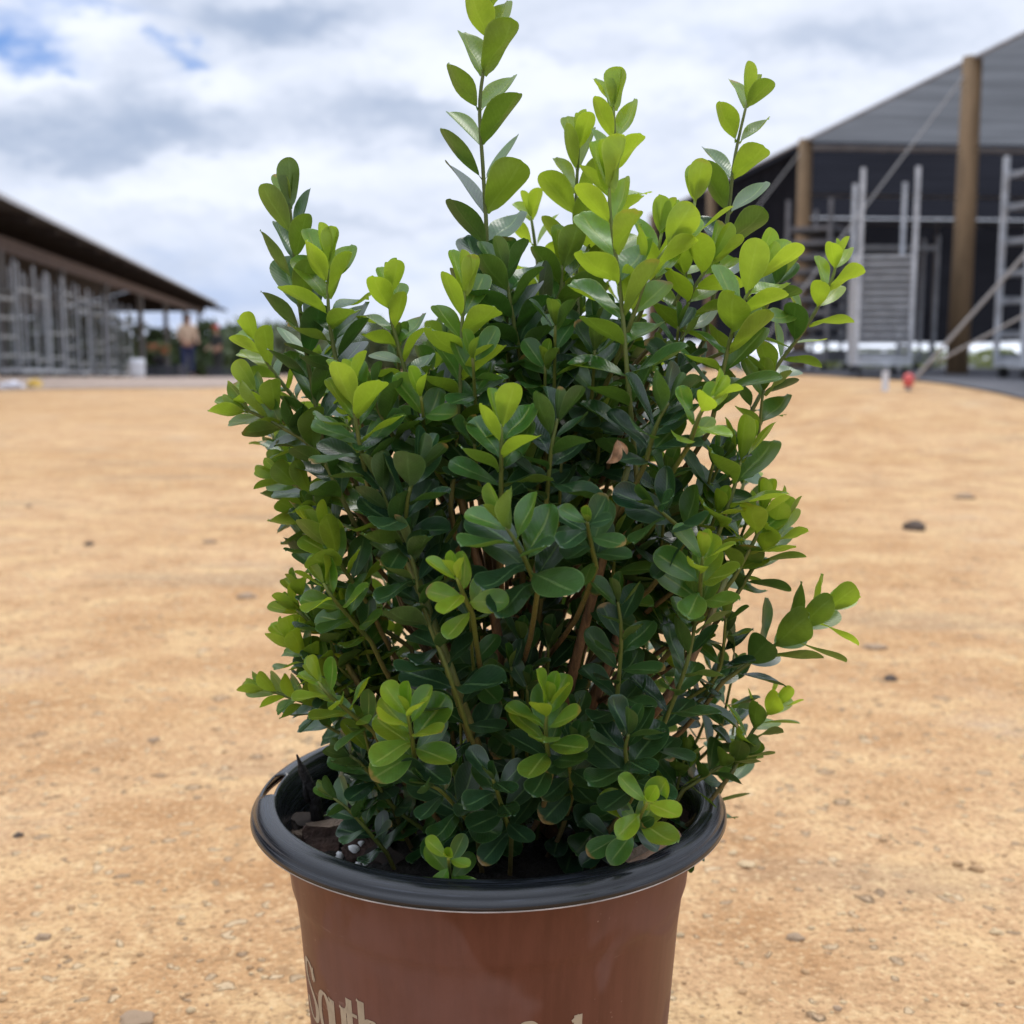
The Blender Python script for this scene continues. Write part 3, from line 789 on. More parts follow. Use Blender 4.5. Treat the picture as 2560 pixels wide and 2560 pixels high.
sc_ = t.noise(angc, 2.2, 5, .65)
c = t.mix(t.ramp(sc_, .52, .75), (.008, .0095, .0125), (.045, .054, .072))
t.l.new(c, b.inputs['Base Color']); t.put(b.inputs['Roughness'], t.ramp(sc_, .3, .8, .18, .42))
m_edge = material('pale_edge_glint', (.42, .42, .44), .4, .3, 40)  # light reflected along the lip's lower edge, put into a pale colour
pot = empty('plant_pot', (PX, PY, 0)); tag(pot, 'brown plastic nursery pot with black rolled rim holding the boxwood', 'pot')
rz_ = ZR
bp = [(.1474, rz_ - .0040), (.1446, rz_ - .0110), (.1418, rz_ - .0200), (.1393, rz_ - .032), (.1368, rz_ - .048), (.1360, rz_ - .0555),
      (.1347, rz_ - .0600), (.1335, rz_ - .0625), (.1328, rz_ - .068), (.1308, rz_ - .085), (.1268, rz_ - .14), (.1208, rz_ - .22), (.1155, .012), (.113, .004), (.106, .0), (0, 0)]
q = MB(); q.lathe(bp, 128); q.build('body', m_brown, pot, True)
# rim + inner wall as one sheet with the slot cut out of the rolled lip
ip = [(.1205, rz_ - .085), (.1225, rz_ - .062), (.1245, rz_ - .056), (.1275, rz_ - .0535), (.1290, rz_ - .050), (.1295, rz_ - .046), (.1325, rz_ - .0435), (.1340, rz_ - .038), (.1362, rz_ - .034), (.1385, rz_ - .024), (.1408, rz_ - .015), (.1436, rz_ - .0060), (.1450, rz_ - .0022), (.1460, rz_ - .0006), (.1470, rz_ + .0001),
      (.1488, rz_ + .0002), (.1518, rz_ - .0003), (.1543, rz_ - .0012), (.1564, rz_ - .0028), (.1578, rz_ - .0050), (.1583, rz_ - .0066), (.1593, rz_ - .0073), (.1602, rz_ - .0086), (.1605, rz_ - .0106)]
seg = 240; q = MB(); q.lathe(ip, seg)
a_slot = math.atan2(*(lambda v: (v.y - PY, v.x - PX))(D(508, 1494, .795))) if False else R(160)
keep = []
for i in range(len(ip) - 1):
    for k in range(seg):
        a = 2 * math.pi * (k + .5) / seg; da = abs(a - R(178))
        rm = (ip[i][0] + ip[i + 1][0]) / 2
        if da < R(7.6) and .1475 < rm < .1535: continue
        keep.append(q.f[i * seg + k])
q.f = keep
ro = q.build('rim', m_rim, pot, True)
sm = ro.modifiers.new('thickness', 'SOLIDIFY'); sm.thickness = .0014; sm.offset = -1
q = MB(); q.lathe([(.1598, rz_ - .0104), (.1611, rz_ - .0106), (.1613, rz_ - .0116), (.1601, rz_ - .0121), (.1591, rz_ - .0116), (.1598, rz_ - .0104)], 160); q.build('rim_edge', m_edge, pot, True)

# lettering wrapped round the pot: letters drawn as pen strokes (x to the right in letter units, z up, cap height 1)
def brad(z):
    pr = sorted([(zz, rr) for rr, zz in bp]); zs = [a for a, _ in pr]; rs = [b_ for _, b_ in pr]
    return float(np.interp(z, zs, rs))
m_letter = material('cream_print', (.36, .30, .215), .6, .12, 60)
def arc(cx, cz, rx, rz2, a0, a1, n=22): return [(cx + rx * math.cos(R(a0 + (a1 - a0) * k / n)), cz + rz2 * math.sin(R(a0 + (a1 - a0) * k / n))) for k in range(n + 1)]
def bez(p, n=26):
    out = []
    for k in range(n + 1):
        tt = k / n; out.append(tuple((1 - tt) ** 3 * p[0][i] + 3 * (1 - tt) ** 2 * tt * p[1][i] + 3 * (1 - tt) * tt * tt * p[2][i] + tt ** 3 * p[3][i] for i in (0, 1)))
    return out
def stroke_pts(pts, thick, thin):
    n = len(pts); L, Rr = [], []
    for i, p in enumerate(pts):
        a = pts[max(0, i - 1)]; b_ = pts[min(n - 1, i + 1)]; d = np.array(b_) - np.array(a); d = d / (np.hypot(*d) + 1e-9)
        wd = thin + (thick - thin) * abs(d[1]) ** 1.5; nn = np.array((-d[1], d[0])) * wd / 2
        L.append(np.array(p) + nn); Rr.append(np.array(p) - nn)
    return L, Rr
def line(a, b_, n=10): return [(a[0] + (b_[0] - a[0]) * k / n, a[1] + (b_[1] - a[1]) * k / n) for k in range(n + 1)]
TK, TN, XH = .165, .045, .73
letters = {
 'S': [(bez([(.50, .74), (.44, 1.02), (.10, 1.06), (.07, .78)]) + bez([(.07, .78), (.04, .56), (.56, .50), (.54, .23)])[1:] + bez([(.54, .23), (.52, -.06), (.12, -.06), (.03, .28)])[1:], TK, TN), (line((.50, .96), (.50, .72)), .05, .05)],
 'o': [(arc(.26, .365, .22, .35, 90, 450, 44), TK, TN)],
 'u': [(line((.10, .72), (.10, .2)) + bez([(.10, .2), (.10, -.03), (.30, -.04), (.44, .16)])[1:], TK, TN), (line((.47, .72), (.47, .0)), TK, TK), (line((.0, .725), (.12, .665)), .04, .05), (line((.37, .725), (.49, .665)), .04, .05), (line((.47, .03), (.58, .03)), .05, .05)],
 't': [(line((.17, .92), (.17, .16)) + bez([(.17, .16), (.17, -.03), (.28, -.02), (.38, .08)])[1:], TK, TN), (line((.02, .69), (.38, .69)), .055, .055), (bez([(.02, .69), (.10, .72), (.13, .80), (.15, .92)]), .05, .05)],
 'h': [(line((.10, .98), (.10, .0)), TK, TK), (line((.0, .985), (.12, .915)), .04, .05), (bez([(.12, .52), (.22, .76), (.44, .80), (.46, .5)]) + line((.46, .5), (.46, .0))[1:], TK, TN), (line((.02, .025), (.20, .025)), .05, .05), (line((.38, .025), (.56, .025)), .05, .05)],
 'C': [(arc(.36, .49, .33, .49, 45, 315, 40), TK, TN)],
 'l': [(line((.12, .96), (.12, .0)), TK, TK), (line((.0, .87), (.13, .95)), .05, .06)],
}
text_o = None
CAPH, ZB = .0425, .1585
def letter(chr_, th0, wscale):
    lm = MB()
    for li, (pts, tk, tn) in enumerate(letters[chr_]):
        L, Rr = stroke_pts(pts, tk, tn); vs = []
        for pair in zip(L, Rr):
            for p in pair:
                zz = ZB + p[1] * CAPH; rr = brad(zz) + .00022 + .00006 * li
                th_ = R(th0) + p[0] * wscale * CAPH / .128
                vs.append((rr * math.sin(th_), -rr * math.cos(th_), zz))
        n = len(L); lm.addv(vs, [(2 * i, 2 * i + 1, 2 * i + 3, 2 * i + 2) for i in range(n - 1)])
    lm.build('letter', m_letter, pot)
for ch_, th0 in (('S', -70.5), ('o', -58.6), ('u', -51.5), ('t', -44.2), ('h', -38.3)): letter(ch_, th0, .80 if ch_ != 'S' else .95)
letter('C', 7.0, .62); letter('l', 23.6, .8)

# ------------------------------------------------------------------ potting soil with bark and perlite
m_soil = material('potting_soil', (.014, .010, .008), .95, .6, 60., bump=1.0, bscale=140.)
SZ = ZR - .036
q = MB(); nr, ns = 26, 90; vs = [(0, 0, SZ + .012)]
def soilz(x, y): 
    rr = math.hypot(x, y) / .1305
    return SZ + .010 * (1 - rr * rr) + .006 * noise.noise(Vector((x * 55, y * 55, 1))) + .004 * noise.noise(Vector((x * 150, y * 150, 4)))
for i in range(1, nr + 1):
    for k in range(ns):
        rr = .1306 * i / nr; a = 2 * math.pi * k / ns; x, y = rr * math.cos(a), rr * math.sin(a); vs.append((x, y, soilz(x, y)))
fs = [(0, 1 + k, 1 + (k + 1) % ns) for k in range(ns)]
for i in range(nr - 1):
    for k in range(ns): fs.append((1 + i * ns + k, 1 + (i + 1) * ns + k, 1 + (i + 1) * ns + (k + 1) % ns, 1 + i * ns + (k + 1) % ns))
q.addv(vs, fs); so_ = q.build('potting_soil', m_soil, smooth=True); so_.location = (PX, PY, 0); tag(so_, kind='stuff')
m_chip = [material('bark_chip_a', (.050, .026, .019), .85, .35, 60., bump=.5), material('bark_chip_b', (.15, .105, .075), .85, .35, 60., bump=.5), material('bark_chip_c', (.03, .02, .016), .9, .35, 60.)]
def chip(label, D_, off, sz, rot, mat, name='bark_chip', z=None):
    bm = bmesh.new(); bmesh.ops.create_cube(bm, size=1); bmesh.ops.subdivide_edges(bm, edges=bm.edges, cuts=4, use_grid_fill=True)
    sd_ = random.random() * 50
    for v in bm.verts:
        n_ = noise.noise(v.co * 2.3 + Vector((sd_, 0, 0))); v.co.x *= 1 + .25 * n_; v.co.y *= 1 - .5 * abs(v.co.x) ** 2 + .3 * noise.noise(v.co * 3 + Vector((0, sd_, 0))); v.co.z += .25 * noise.noise(v.co * 1.7 + Vector((0, 0, sd_)))
        v.co = Vector((v.co.x * sz[0], v.co.y * sz[1], v.co.z * sz[2]))
    me = bpy.data.meshes.new(name); bm.to_mesh(me); bm.free(); me.materials.append(mat)
    o = bpy.data.objects.new(name, me); COL.objects.link(o)
    p = D(*D_, PY + off); o.location = p; o.rotation_euler = rot
    if z is not None: o.location.z = z
    return tag(o, label, name.replace('_', ' '), 'bark chips in the pot' if name == 'bark_chip' else None)
def soil_pt(dx, dy):
    d = ray(dx * 1.325, dy * 1.325); tt = (CH - SZ - .008) / -d.z; p = Vector((0, 0, CH)) + d * tt
    return p
def chip_on(label, dx, dy, sz, rot, mat):
    p = soil_pt(dx, dy); o = chip(label, (dx, dy), 0, sz, rot, mat); o.location = (p.x, p.y, soilz(p.x - PX, p.y - PY) + sz[2] * .6); return o
chip_on('upright reddish bark chip against the front left inside of the rim', 606, 1588, (.026, .017, .006), (R(55), R(15), .4), m_chip[0])
chip_on('pale curved bark strip on the soil at the left, under the dead twig', 590, 1562, (.050, .010, .006), (R(10), R(-8), .15), m_chip[1])
chip_on('second pale bark strip on the soil just in front of the curved one', 620, 1572, (.046, .008, .005), (R(15), R(6), -.1), m_chip[1])
chip_on('reddish bark chip right of the perlite beads', 690, 1605, (.030, .014, .005), (R(30), R(-10), .7), m_chip[0])
chip_on('dark bark chip behind the front left rosette', 725, 1620, (.024, .016, .006), (R(20), R(14), -.5), m_chip[2])
chip_on('thin bark strip on the soil at the front right of the stem', 1075, 1665, (.050, .005, .004), (0, R(4), .12), m_chip[0])
chip_on('large reddish bark chip at the right inside of the rim', 1262, 1570, (.040, .028, .010), (R(35), R(-12), .5), m_chip[0])
chip_on('dark bark chip at the left end of the soil', 575, 1550, (.03, .015, .007), (R(20), R(14), 1.0), m_chip[2])
p = D(1215, 1612, PY - .13); 
o = chip('splinter of grey-brown bark lying across the right front of the rim', (1215, 1610), -.13, (.040, .0075, .004), (R(8), R(-13), R(32)), m_chip[1], 'bark_splinter')
o.location = (PX + .151 * math.sin(R(41)), PY - .147 * math.cos(R(41)), ZR + .0055)
m_perl = material('perlite', (.60, .60, .60), .8, .15, 80.)
pm = stone_mesh(3, 2); pm.materials.append(m_perl)
pspots = [(668, 1612, .0050), (655, 1606, .0032), (680, 1607, .0034), (675, 1622, .0028), (640, 1618, .0030), (690, 1618, .0028), (664, 1560, .0040), (676, 1552, .0035), (700, 1598, .0025), (632, 1582, .0022), (720, 1590, .003), (1150, 1600, .003), (1085, 1585, .0026), (860, 1590, .003), (1175, 1615, .0024)]
for i, (dx, dy, s) in enumerate(pspots):
    p = soil_pt(dx, dy); o = bpy.data.objects.new('perlite_bead', pm); COL.objects.link(o)
    o.location = (p.x, p.y, soilz(p.x - PX, p.y - PY) + s * .7); o.scale = (s, s * .85, s * .8); o.rotation_euler = (random.random() * 6, random.random() * 6, random.random() * 6)
    tag(o, 'small white perlite bead lying on the dark potting soil', 'perlite bead', 'white perlite beads on the soil')
# dead black twig at the left of the rim
m_twig = material('blackened_twig', (.012, .010, .010), .7, .3, 40., bump=.6, bscale=200.)
pA = soil_pt(602, 1545)
tw = empty('dead_twig', pA); tag(tw, 'blackened dead twig sticking up inside the left of the rim', 'twig')
pts = [Vector((0, 0, -.01)), D(594, 1508, pA.y - .004) - pA, D(584, 1480, pA.y - .008) - pA, D(570, 1452, pA.y - .012) - pA, D(566, 1440, pA.y - .012) - pA, D(560, 1424, pA.y - .014) - pA]
q = MB(); q.tube(pts, [.0052, .0044, .0036, .0034, .0016, .0006], 9); q.build('stem', m_twig, tw, True)
q = MB(); q.tube([pts[1], D(580, 1510, pA.y - .008) - pA, D(576, 1495, pA.y - .01) - pA, D(573, 1470, pA.y - .012) - pA], [.0015, .002, .0018, .0006], 7); q.build('side_shoot', m_twig, tw, True)

# ------------------------------------------------------------------ the boxwood
m_leaf = bpy.data.materials.new('boxwood_leaf'); m_leaf.use_nodes = True
t = NT(m_leaf.node_tree); b = t.n['Principled BSDF']
def attr(n): a = t.add('ShaderNodeAttribute'); a.attribute_name = n; return a.outputs['Fac']
yo, rn = attr('youth'), attr('rnd')
uvx, uvy, _ = t.sep(t.add('ShaderNodeUVMap').outputs[0])
back = t.add('ShaderNodeNewGeometry').outputs['Backfacing']
au = t.m('ABSOLUTE', uvx)
old_t = t.mix(rn, (.009, .034, .017), (.021, .060, .026))
mid_t = t.mix(rn, (.034, .130, .022), (.066, .195, .030))
yng_t = t.mix(rn, (.095, .280, .022), (.155, .345, .034))
top = t.mix(t.ramp(yo, .0, .5), old_t, mid_t); top = t.mix(t.ramp(yo, .45, 1.0), top, yng_t)
old_b = t.mix(rn, (.024, .066, .020), (.046, .098, .026))
yng_b = t.mix(rn, (.160, .262, .024), (.240, .315, .036))
bot = t.mix(t.ramp(yo, .05, .85), old_b, yng_b)
cl = t.mix(back, top, bot)
midrib = t.m('MULTIPLY', t.ramp(au, .10, .04), t.ramp(uvy, 1.0, .80))
edge = t.ramp(t.m('MAXIMUM', au, t.ramp(uvy, .90, 1.0, 0, .97)), .90, .985)
vein = t.m('SINE', t.m('MULTIPLY', t.m('SUBTRACT', uvy, t.m('MULTIPLY', au, .30)), 75))
geo_n = t.noise(t.add('ShaderNodeTexCoord').outputs['Object'], 190, 4, .6)
lite = t.mix(t.ramp(yo, 0, .8), (.095, .180, .070), (.32, .44, .09))
cl = t.mix(t.m('MULTIPLY', midrib, t.mix(back, (.75,) * 3, (.35,) * 3)), cl, lite)
cl = t.mix(t.m('MULTIPLY', edge, .62), cl, lite)
cl = t.mix(t.m('MULTIPLY', t.ramp(vein, .2, 1.0), .10), cl, lite)
tipb = t.m('MULTIPLY', t.ramp(t.m('ADD', uvy, t.m('MULTIPLY', geo_n, .22)), .98, 1.07), t.ramp(rn, .86, .90))
cl = t.mix(tipb, cl, (.25, .16, .05))
blotch = t.ramp(geo_n, .35, .7, .86, 1.16)
vm = t.add('ShaderNodeVectorMath', operation='SCALE'); t.put(vm.inputs[0], cl); t.put(vm.inputs[3], blotch); cl = vm.outputs[0]
t.l.new(cl, b.inputs['Base Color'])
t.put(b.inputs['Roughness'], t.m('ADD', t.m('MULTIPLY', back, .22), t.m('ADD', .25, t.m('MULTIPLY', rn, .12))))
b.inputs['Specular IOR Level'].default_value = .6
hgt = t.m('ADD', t.m('MULTIPLY', midrib, -.6), t.m('ADD', t.m('MULTIPLY', vein, .07), t.m('MULTIPLY', geo_n, .35)))
bn = t.add('ShaderNodeBump'); bn.inputs['Strength'].default_value = .22; bn.inputs['Distance'].default_value = .0010
t.l.new(hgt, bn.inputs['Height']); t.l.new(bn.outputs[0], b.inputs['Normal'])
tb = t.add('ShaderNodeBsdfTranslucent')
tcol = t.mix(t.ramp(yo, 0, .8), (.05, .15, .012), (.44, .59, .030)); t.l.new(tcol, tb.inputs[0])
mx = t.add('ShaderNodeMixShader'); t.put(mx.inputs[0], t.ramp(yo, 0, .8, .22, .48))
t.l.new(b.outputs[0], mx.inputs[1]); t.l.new(tb.outputs[0], mx.inputs[2]); t.l.new(mx.outputs[0], t.n['Material Output'].inputs[0])

m_stem = bpy.data.materials.new('boxwood_stem'); m_stem.use_nodes = True
t = NT(m_stem.node_tree); b = t.n['Principled BSDF']
yo = attr('youth')
co = t.add('ShaderNodeTexCoord').outputs['Object']
bk = t.noise(t.scale(co, (1, 1, .25)), 420, 5, .65)
wood = t.mix(t.ramp(bk, .3, .7), (.075, .040, .022), (.19, .105, .052))
c = t.mix(t.ramp(yo, .12, .34), wood, (.105, .130, .022)); c = t.mix(t.ramp(yo, .6, 1.0), c, (.24, .31, .045))
t.l.new(c, b.inputs['Base Color']); b.inputs['Roughness'].default_value = .5
bn = t.add('ShaderNodeBump'); bn.inputs['Strength'].default_value = .5; bn.inputs['Distance'].default_value = .002
t.l.new(bk, bn.inputs['Height']); t.l.new(bn.outputs[0], b.inputs['Normal'])

# leaf template grid
NV = 12; UU = np.array([-1, -.62, -.2, .2, .62, 1.0]) ; UU = np.array([-1, -.55, 0, .55, 1.0])
vv = np.array([0, .06, .13, .22, .33, .45, .57, .68, .78, .865, .93, .972, .992, 1.0]); NR = len(vv); NU = len(UU)
v1 = np.clip((vv - .05) / .95, 0, 1)
wid = np.where(v1 > 0, v1 ** .58 * np.clip(1 - v1 ** 2.9, 0, 1) ** .52, 0)
wid = wid / wid.max(); wid[0] = .07; wid[1] = max(wid[1], .09); wid[-1] = .10
LF = [(j * NU + i, j * NU + i + 1, (j + 1) * NU + i + 1, (j + 1) * NU + i) for j in range(NR - 1) for i in range(NU - 1)]
LF = np.array(LF)
class Leaves:
    def __init__(s): s.V = []; s.Y = []; s.Rn = []; s.k = 0
    def add(s, base, d, n, L, W, youth, fold=.18, curl=.12, twist=0.0, wav=0.0):
        d = np.array(d) / np.linalg.norm(d); n = np.array(n) - d * np.dot(n, d); n /= np.linalg.norm(n) + 1e-9
        sd_ = np.cross(d, n)
        U2, V2 = np.meshgrid(UU, vv)
        WW = wid[:, None] * W / 2
        x = U2 * WW
        y = V2 * L
        z = fold * np.abs(U2) ** 1.4 * WW - curl * L * V2 ** 2 + wav * W * .08 * np.sin(V2 * 7 + U2 * 2)
        tw = twist * V2
        xx = x * np.cos(tw) - z * np.sin(tw); zz = x * np.sin(tw) + z * np.cos(tw)
        P = np.array(base) + y[..., None] * d + xx[..., None] * sd_ + zz[..., None] * n
        s.V.append(P.reshape(-1, 3)); s.Y.append(np.full(NR * NU, youth)); s.Rn.append(np.full(NR * NU, rng.random())); s.k += 1
    def build(s, name, parent):
        if not s.k: return None
        V = np.concatenate(s.V); nf = len(LF)
        Fm = (LF[None] + (np.arange(s.k) * NR * NU)[:, None, None]).reshape(-1, 4)
        me = bpy.data.meshes.new(name)
        me.vertices.add(len(V)); me.vertices.foreach_set('co', V.ravel())
        me.loops.add(Fm.size); me.loops.foreach_set('vertex_index', Fm.ravel())
        me.polygons.add(len(Fm)); me.polygons.foreach_set('loop_start', np.arange(0, Fm.size, 4))
        me.polygons.foreach_set('use_smooth', np.ones(len(Fm), bool)); me.update(calc_edges=True)
        U2, V2 = np.meshgrid(UU, vv); uv = np.tile(np.stack([U2.ravel(), V2.ravel()], 1), (s.k, 1))
        ul = me.uv_layers.new(name='UVMap'); ul.data.foreach_set('uv', uv[Fm.ravel()].ravel())
        for nm, arr in (('youth', s.Y), ('rnd', s.Rn)):
            a = me.attributes.new(nm, 'FLOAT', 'POINT'); a.data.foreach_set('value', np.concatenate(arr).astype(np.float32))
        me.materials.append(m_leaf)
        o = bpy.data.objects.new(name, me); COL.objects.link(o)
        if parent: o.parent = parent
        return o
def stem_obj(name, paths, parent):
    """paths: list of (pts, radii, youths) -> one mesh with a youth attribute"""
    q = MB(); yv = []
    for pts, rad, ys_ in paths:
        n0 = len(q.v); q.tube(pts, rad, 8); yv += [ys_[i] for i in range(len(pts)) for _ in range(8)]
    o = q.build(name, m_stem, parent, True)
    a = o.data.attributes.new('youth', 'FLOAT', 'POINT'); a.data.foreach_set('value', np.array(yv, np.float32))
    return o
def smooth_path(P, n):
    P = [np.array(p) for p in P]; 
    if len(P) == 2: return [P[0] + (P[1] - P[0]) * k / (n - 1) for k in range(n)]
    Q = [2 * P[0] - P[1]] + P + [2 * P[-1] - P[-2]]; out = []
    m = len(P) - 1
    for k in range(n):
        tt = k / (n - 1) * m; i = min(int(tt), m - 1); f = tt - i; a, b_, c_, d_ = Q[i:i + 4]
        out.append(.5 * ((2 * b_) + (-a + c_) * f + (2 * a - 5 * b_ + 4 * c_ - d_) * f * f + (-a + 3 * b_ - 3 * c_ + d_) * f ** 3))
    return out
UPV = np.array((0, 0, 1.0))
ROOT = np.array((PX, PY, 0))
def shoot(lv, pts, L, n, y0, y1, s0=.12, s1=.97, phase=None, open0=62, open1=30, wr=.60, term=True, r0=.0017, r1=.0009, bare=1.0):
    """leaf pairs along a path (world coords relative to the pot axis); returns stem tube"""
    P = smooth_path(pts, max(8, n * 2 + 2)); P = np.array(P); N = len(P)
    seg_ = np.linalg.norm(np.diff(P, axis=0), axis=1); cum = np.concatenate([[0], np.cumsum(seg_)]); tot = cum[-1]
    def at(s):
        x = s * tot; return np.array([np.interp(x, cum, P[:, i]) for i in range(3)])
    ph = .62 + rng.random() * .5 if phase is None else phase + .55
    ref = None
    for k in range(n):
        f = k / max(1, n - 1); s = s0 + (s1 - s0) * f
        p = at(s); tg = at(min(1, s + .04)) - at(max(0, s - .04)); tg /= np.linalg.norm(tg) + 1e-9
        xr = np.array((1.0, .05, .1)) if abs(tg[0]) < .8 else np.array((0, 1.0, .1)); a = xr - tg * np.dot(xr, tg); a /= np.linalg.norm(a); b_ = np.cross(tg, a)
        th_ = ph + (math.pi / 2) * (k % 2) + rng.normal() * .16
        op = R(open0 + (open1 - open0) * f ** 2.4)
        yv = y0 + (y1 - y0) * f ** 1.2
        for sg in (0, 1):
            if bare < 1 and rng.random() > bare: continue
            side = a * math.cos(th_ + sg * math.pi) + b_ * math.sin(th_ + sg * math.pi)
            o_ = op + rng.normal() * R(8)
            d = tg * math.cos(o_) + side * math.sin(o_)
            nn = tg * math.sin(o_) - side * math.cos(o_)
            nn = nn + UPV * .35 * (1 - f * .5) + rng.normal(size=3) * .16
            lf = L * (.86 + .22 * rng.random()) * (.80 + .20 * math.sin(math.pi * min(1, .25 + f * .75)))
            if f == 1 and term: lf *= .95
            lv.add(p + side * r0 * .8, d, nn, lf, lf * wr * (.84 + .32 * rng.random()), float(np.clip(yv + rng.normal() * .11, 0, 1)),
                   fold=.05 + .24 * rng.random() + .12 * f, curl=rng.normal() * .07 + .07 * (1 - f) - .03, twist=rng.normal() * .14, wav=rng.random())
    if term:
        tg = at(1) - at(.93); tg /= np.linalg.norm(tg); xr = np.array((1.0, .05, .1)) if abs(tg[0]) < .8 else np.array((0, 1.0, .1)); a = xr - tg * np.dot(xr, tg); a /= np.linalg.norm(a); b_ = np.cross(tg, a)
        th_ = ph + (math.pi / 2) * (n % 2)
        for sg in (0, 1):
            side = a * math.cos(th_ + sg * math.pi) + b_ * math.sin(th_ + sg * math.pi); o_ = R(13 + 8 * rng.random())
            lf = L * (.50 + .25 * rng.random())
            lv.add(at(.99), tg * math.cos(o_) + side * math.sin(o_), tg * math.sin(o_) - side * math.cos(o_), lf, lf * .46, float(np.clip(y1 + .1, 0, 1)), fold=.5, curl=-.05)
    # the bare lower part runs back into the crown
    b0 = P[0]; ax = np.array((.0, b0[1] * .35, b0[2] - .075)); ax[0] = b0[0] * .55 + .004
    ext = smooth_path([ax, (ax + b0) / 2 + np.array((b0[0] - ax[0], b0[1] - ax[1], 0)) * .12, b0], 5)[:-1]
    P = np.concatenate([np.array(ext), P]); N = len(P)
    ys_ = [.12 + .30 * min(1, i / (N * .45)) + .5 * y1 * (i / (N - 1)) ** 2 for i in range(N)]
    rad = [r0 + (r1 - r0) * i / (N - 1) for i in range(N)]
    return (list(P), rad, ys_)
def DP(x, y, off): return np.array(D(x, y, PY + off)) - ROOT
PXM = 1.325 / F * .80                          # metres per D pixel at the shrub
box = empty('boxwood_shrub', (PX, PY, 0)); tag(box, 'leafy green boxwood shrub with lime-green new shoots growing in the brown pot', 'shrub')

# woody stems
wood = [
 [(1000, 1625, -.01), (1030, 1500, -.03), (1088, 1240, -.07), (1140, 1050, -.09), (1185, 880, -.10)],
 [(1010, 1625, -.005), (1090, 1400, -.03), (1165, 1200, -.05), (1225, 960, -.06), (1290, 780, -.05)],
 [(985, 1625, -.01), (948, 1380, -.05), (938, 1190, -.06), (880, 990, -.07), (845, 800, -.08)],
 [(975, 1625, -.01), (905, 1430, -.10), (840, 1240, -.12), (745, 990, -.11), (690, 860, -.09)],
 [(995, 1625, .0), (1150, 1440, -.07), (1290, 1270, -.09), (1370, 1090, -.08)],
 [(980, 1625, .0), (850, 1480, -.02), (720, 1350, -.04), (640, 1230, -.05)],
 [(990, 1625, .01), (1000, 1300, .01), (985, 950, .0), (930, 700, -.01)],
 [(1000, 1625, .02), (1080, 1300, .05), (1180, 950, .05), (1330, 700, .02)],
 [(985, 1625, .02), (880, 1300, .06), (760, 1000, .05), (620, 800, -.02)],
 [(985, 1625, .03), (960, 1250, .09), (1010, 900, .08), (1060, 600, .04)],
]
for i, pth in enumerate(wood):
    P = smooth_path([DP(*p) for p in pth], 18)
    stem_obj('woody_stem', [(P, [.0046 - .0028 * k / 17 for k in range(18)], [(.0 if i != 3 else .22) + .30 * (k / 17) ** 2 for k in range(18)])], box)
q_tr = stem_obj('trunk', [(smooth_path([DP(985, 1680, 0), DP(1000, 1620, -.005), DP(1015, 1560, -.015)], 8), [.010, .0085, .0082, .008, .0076, .007, .006, .0045], [0] * 8)], box)

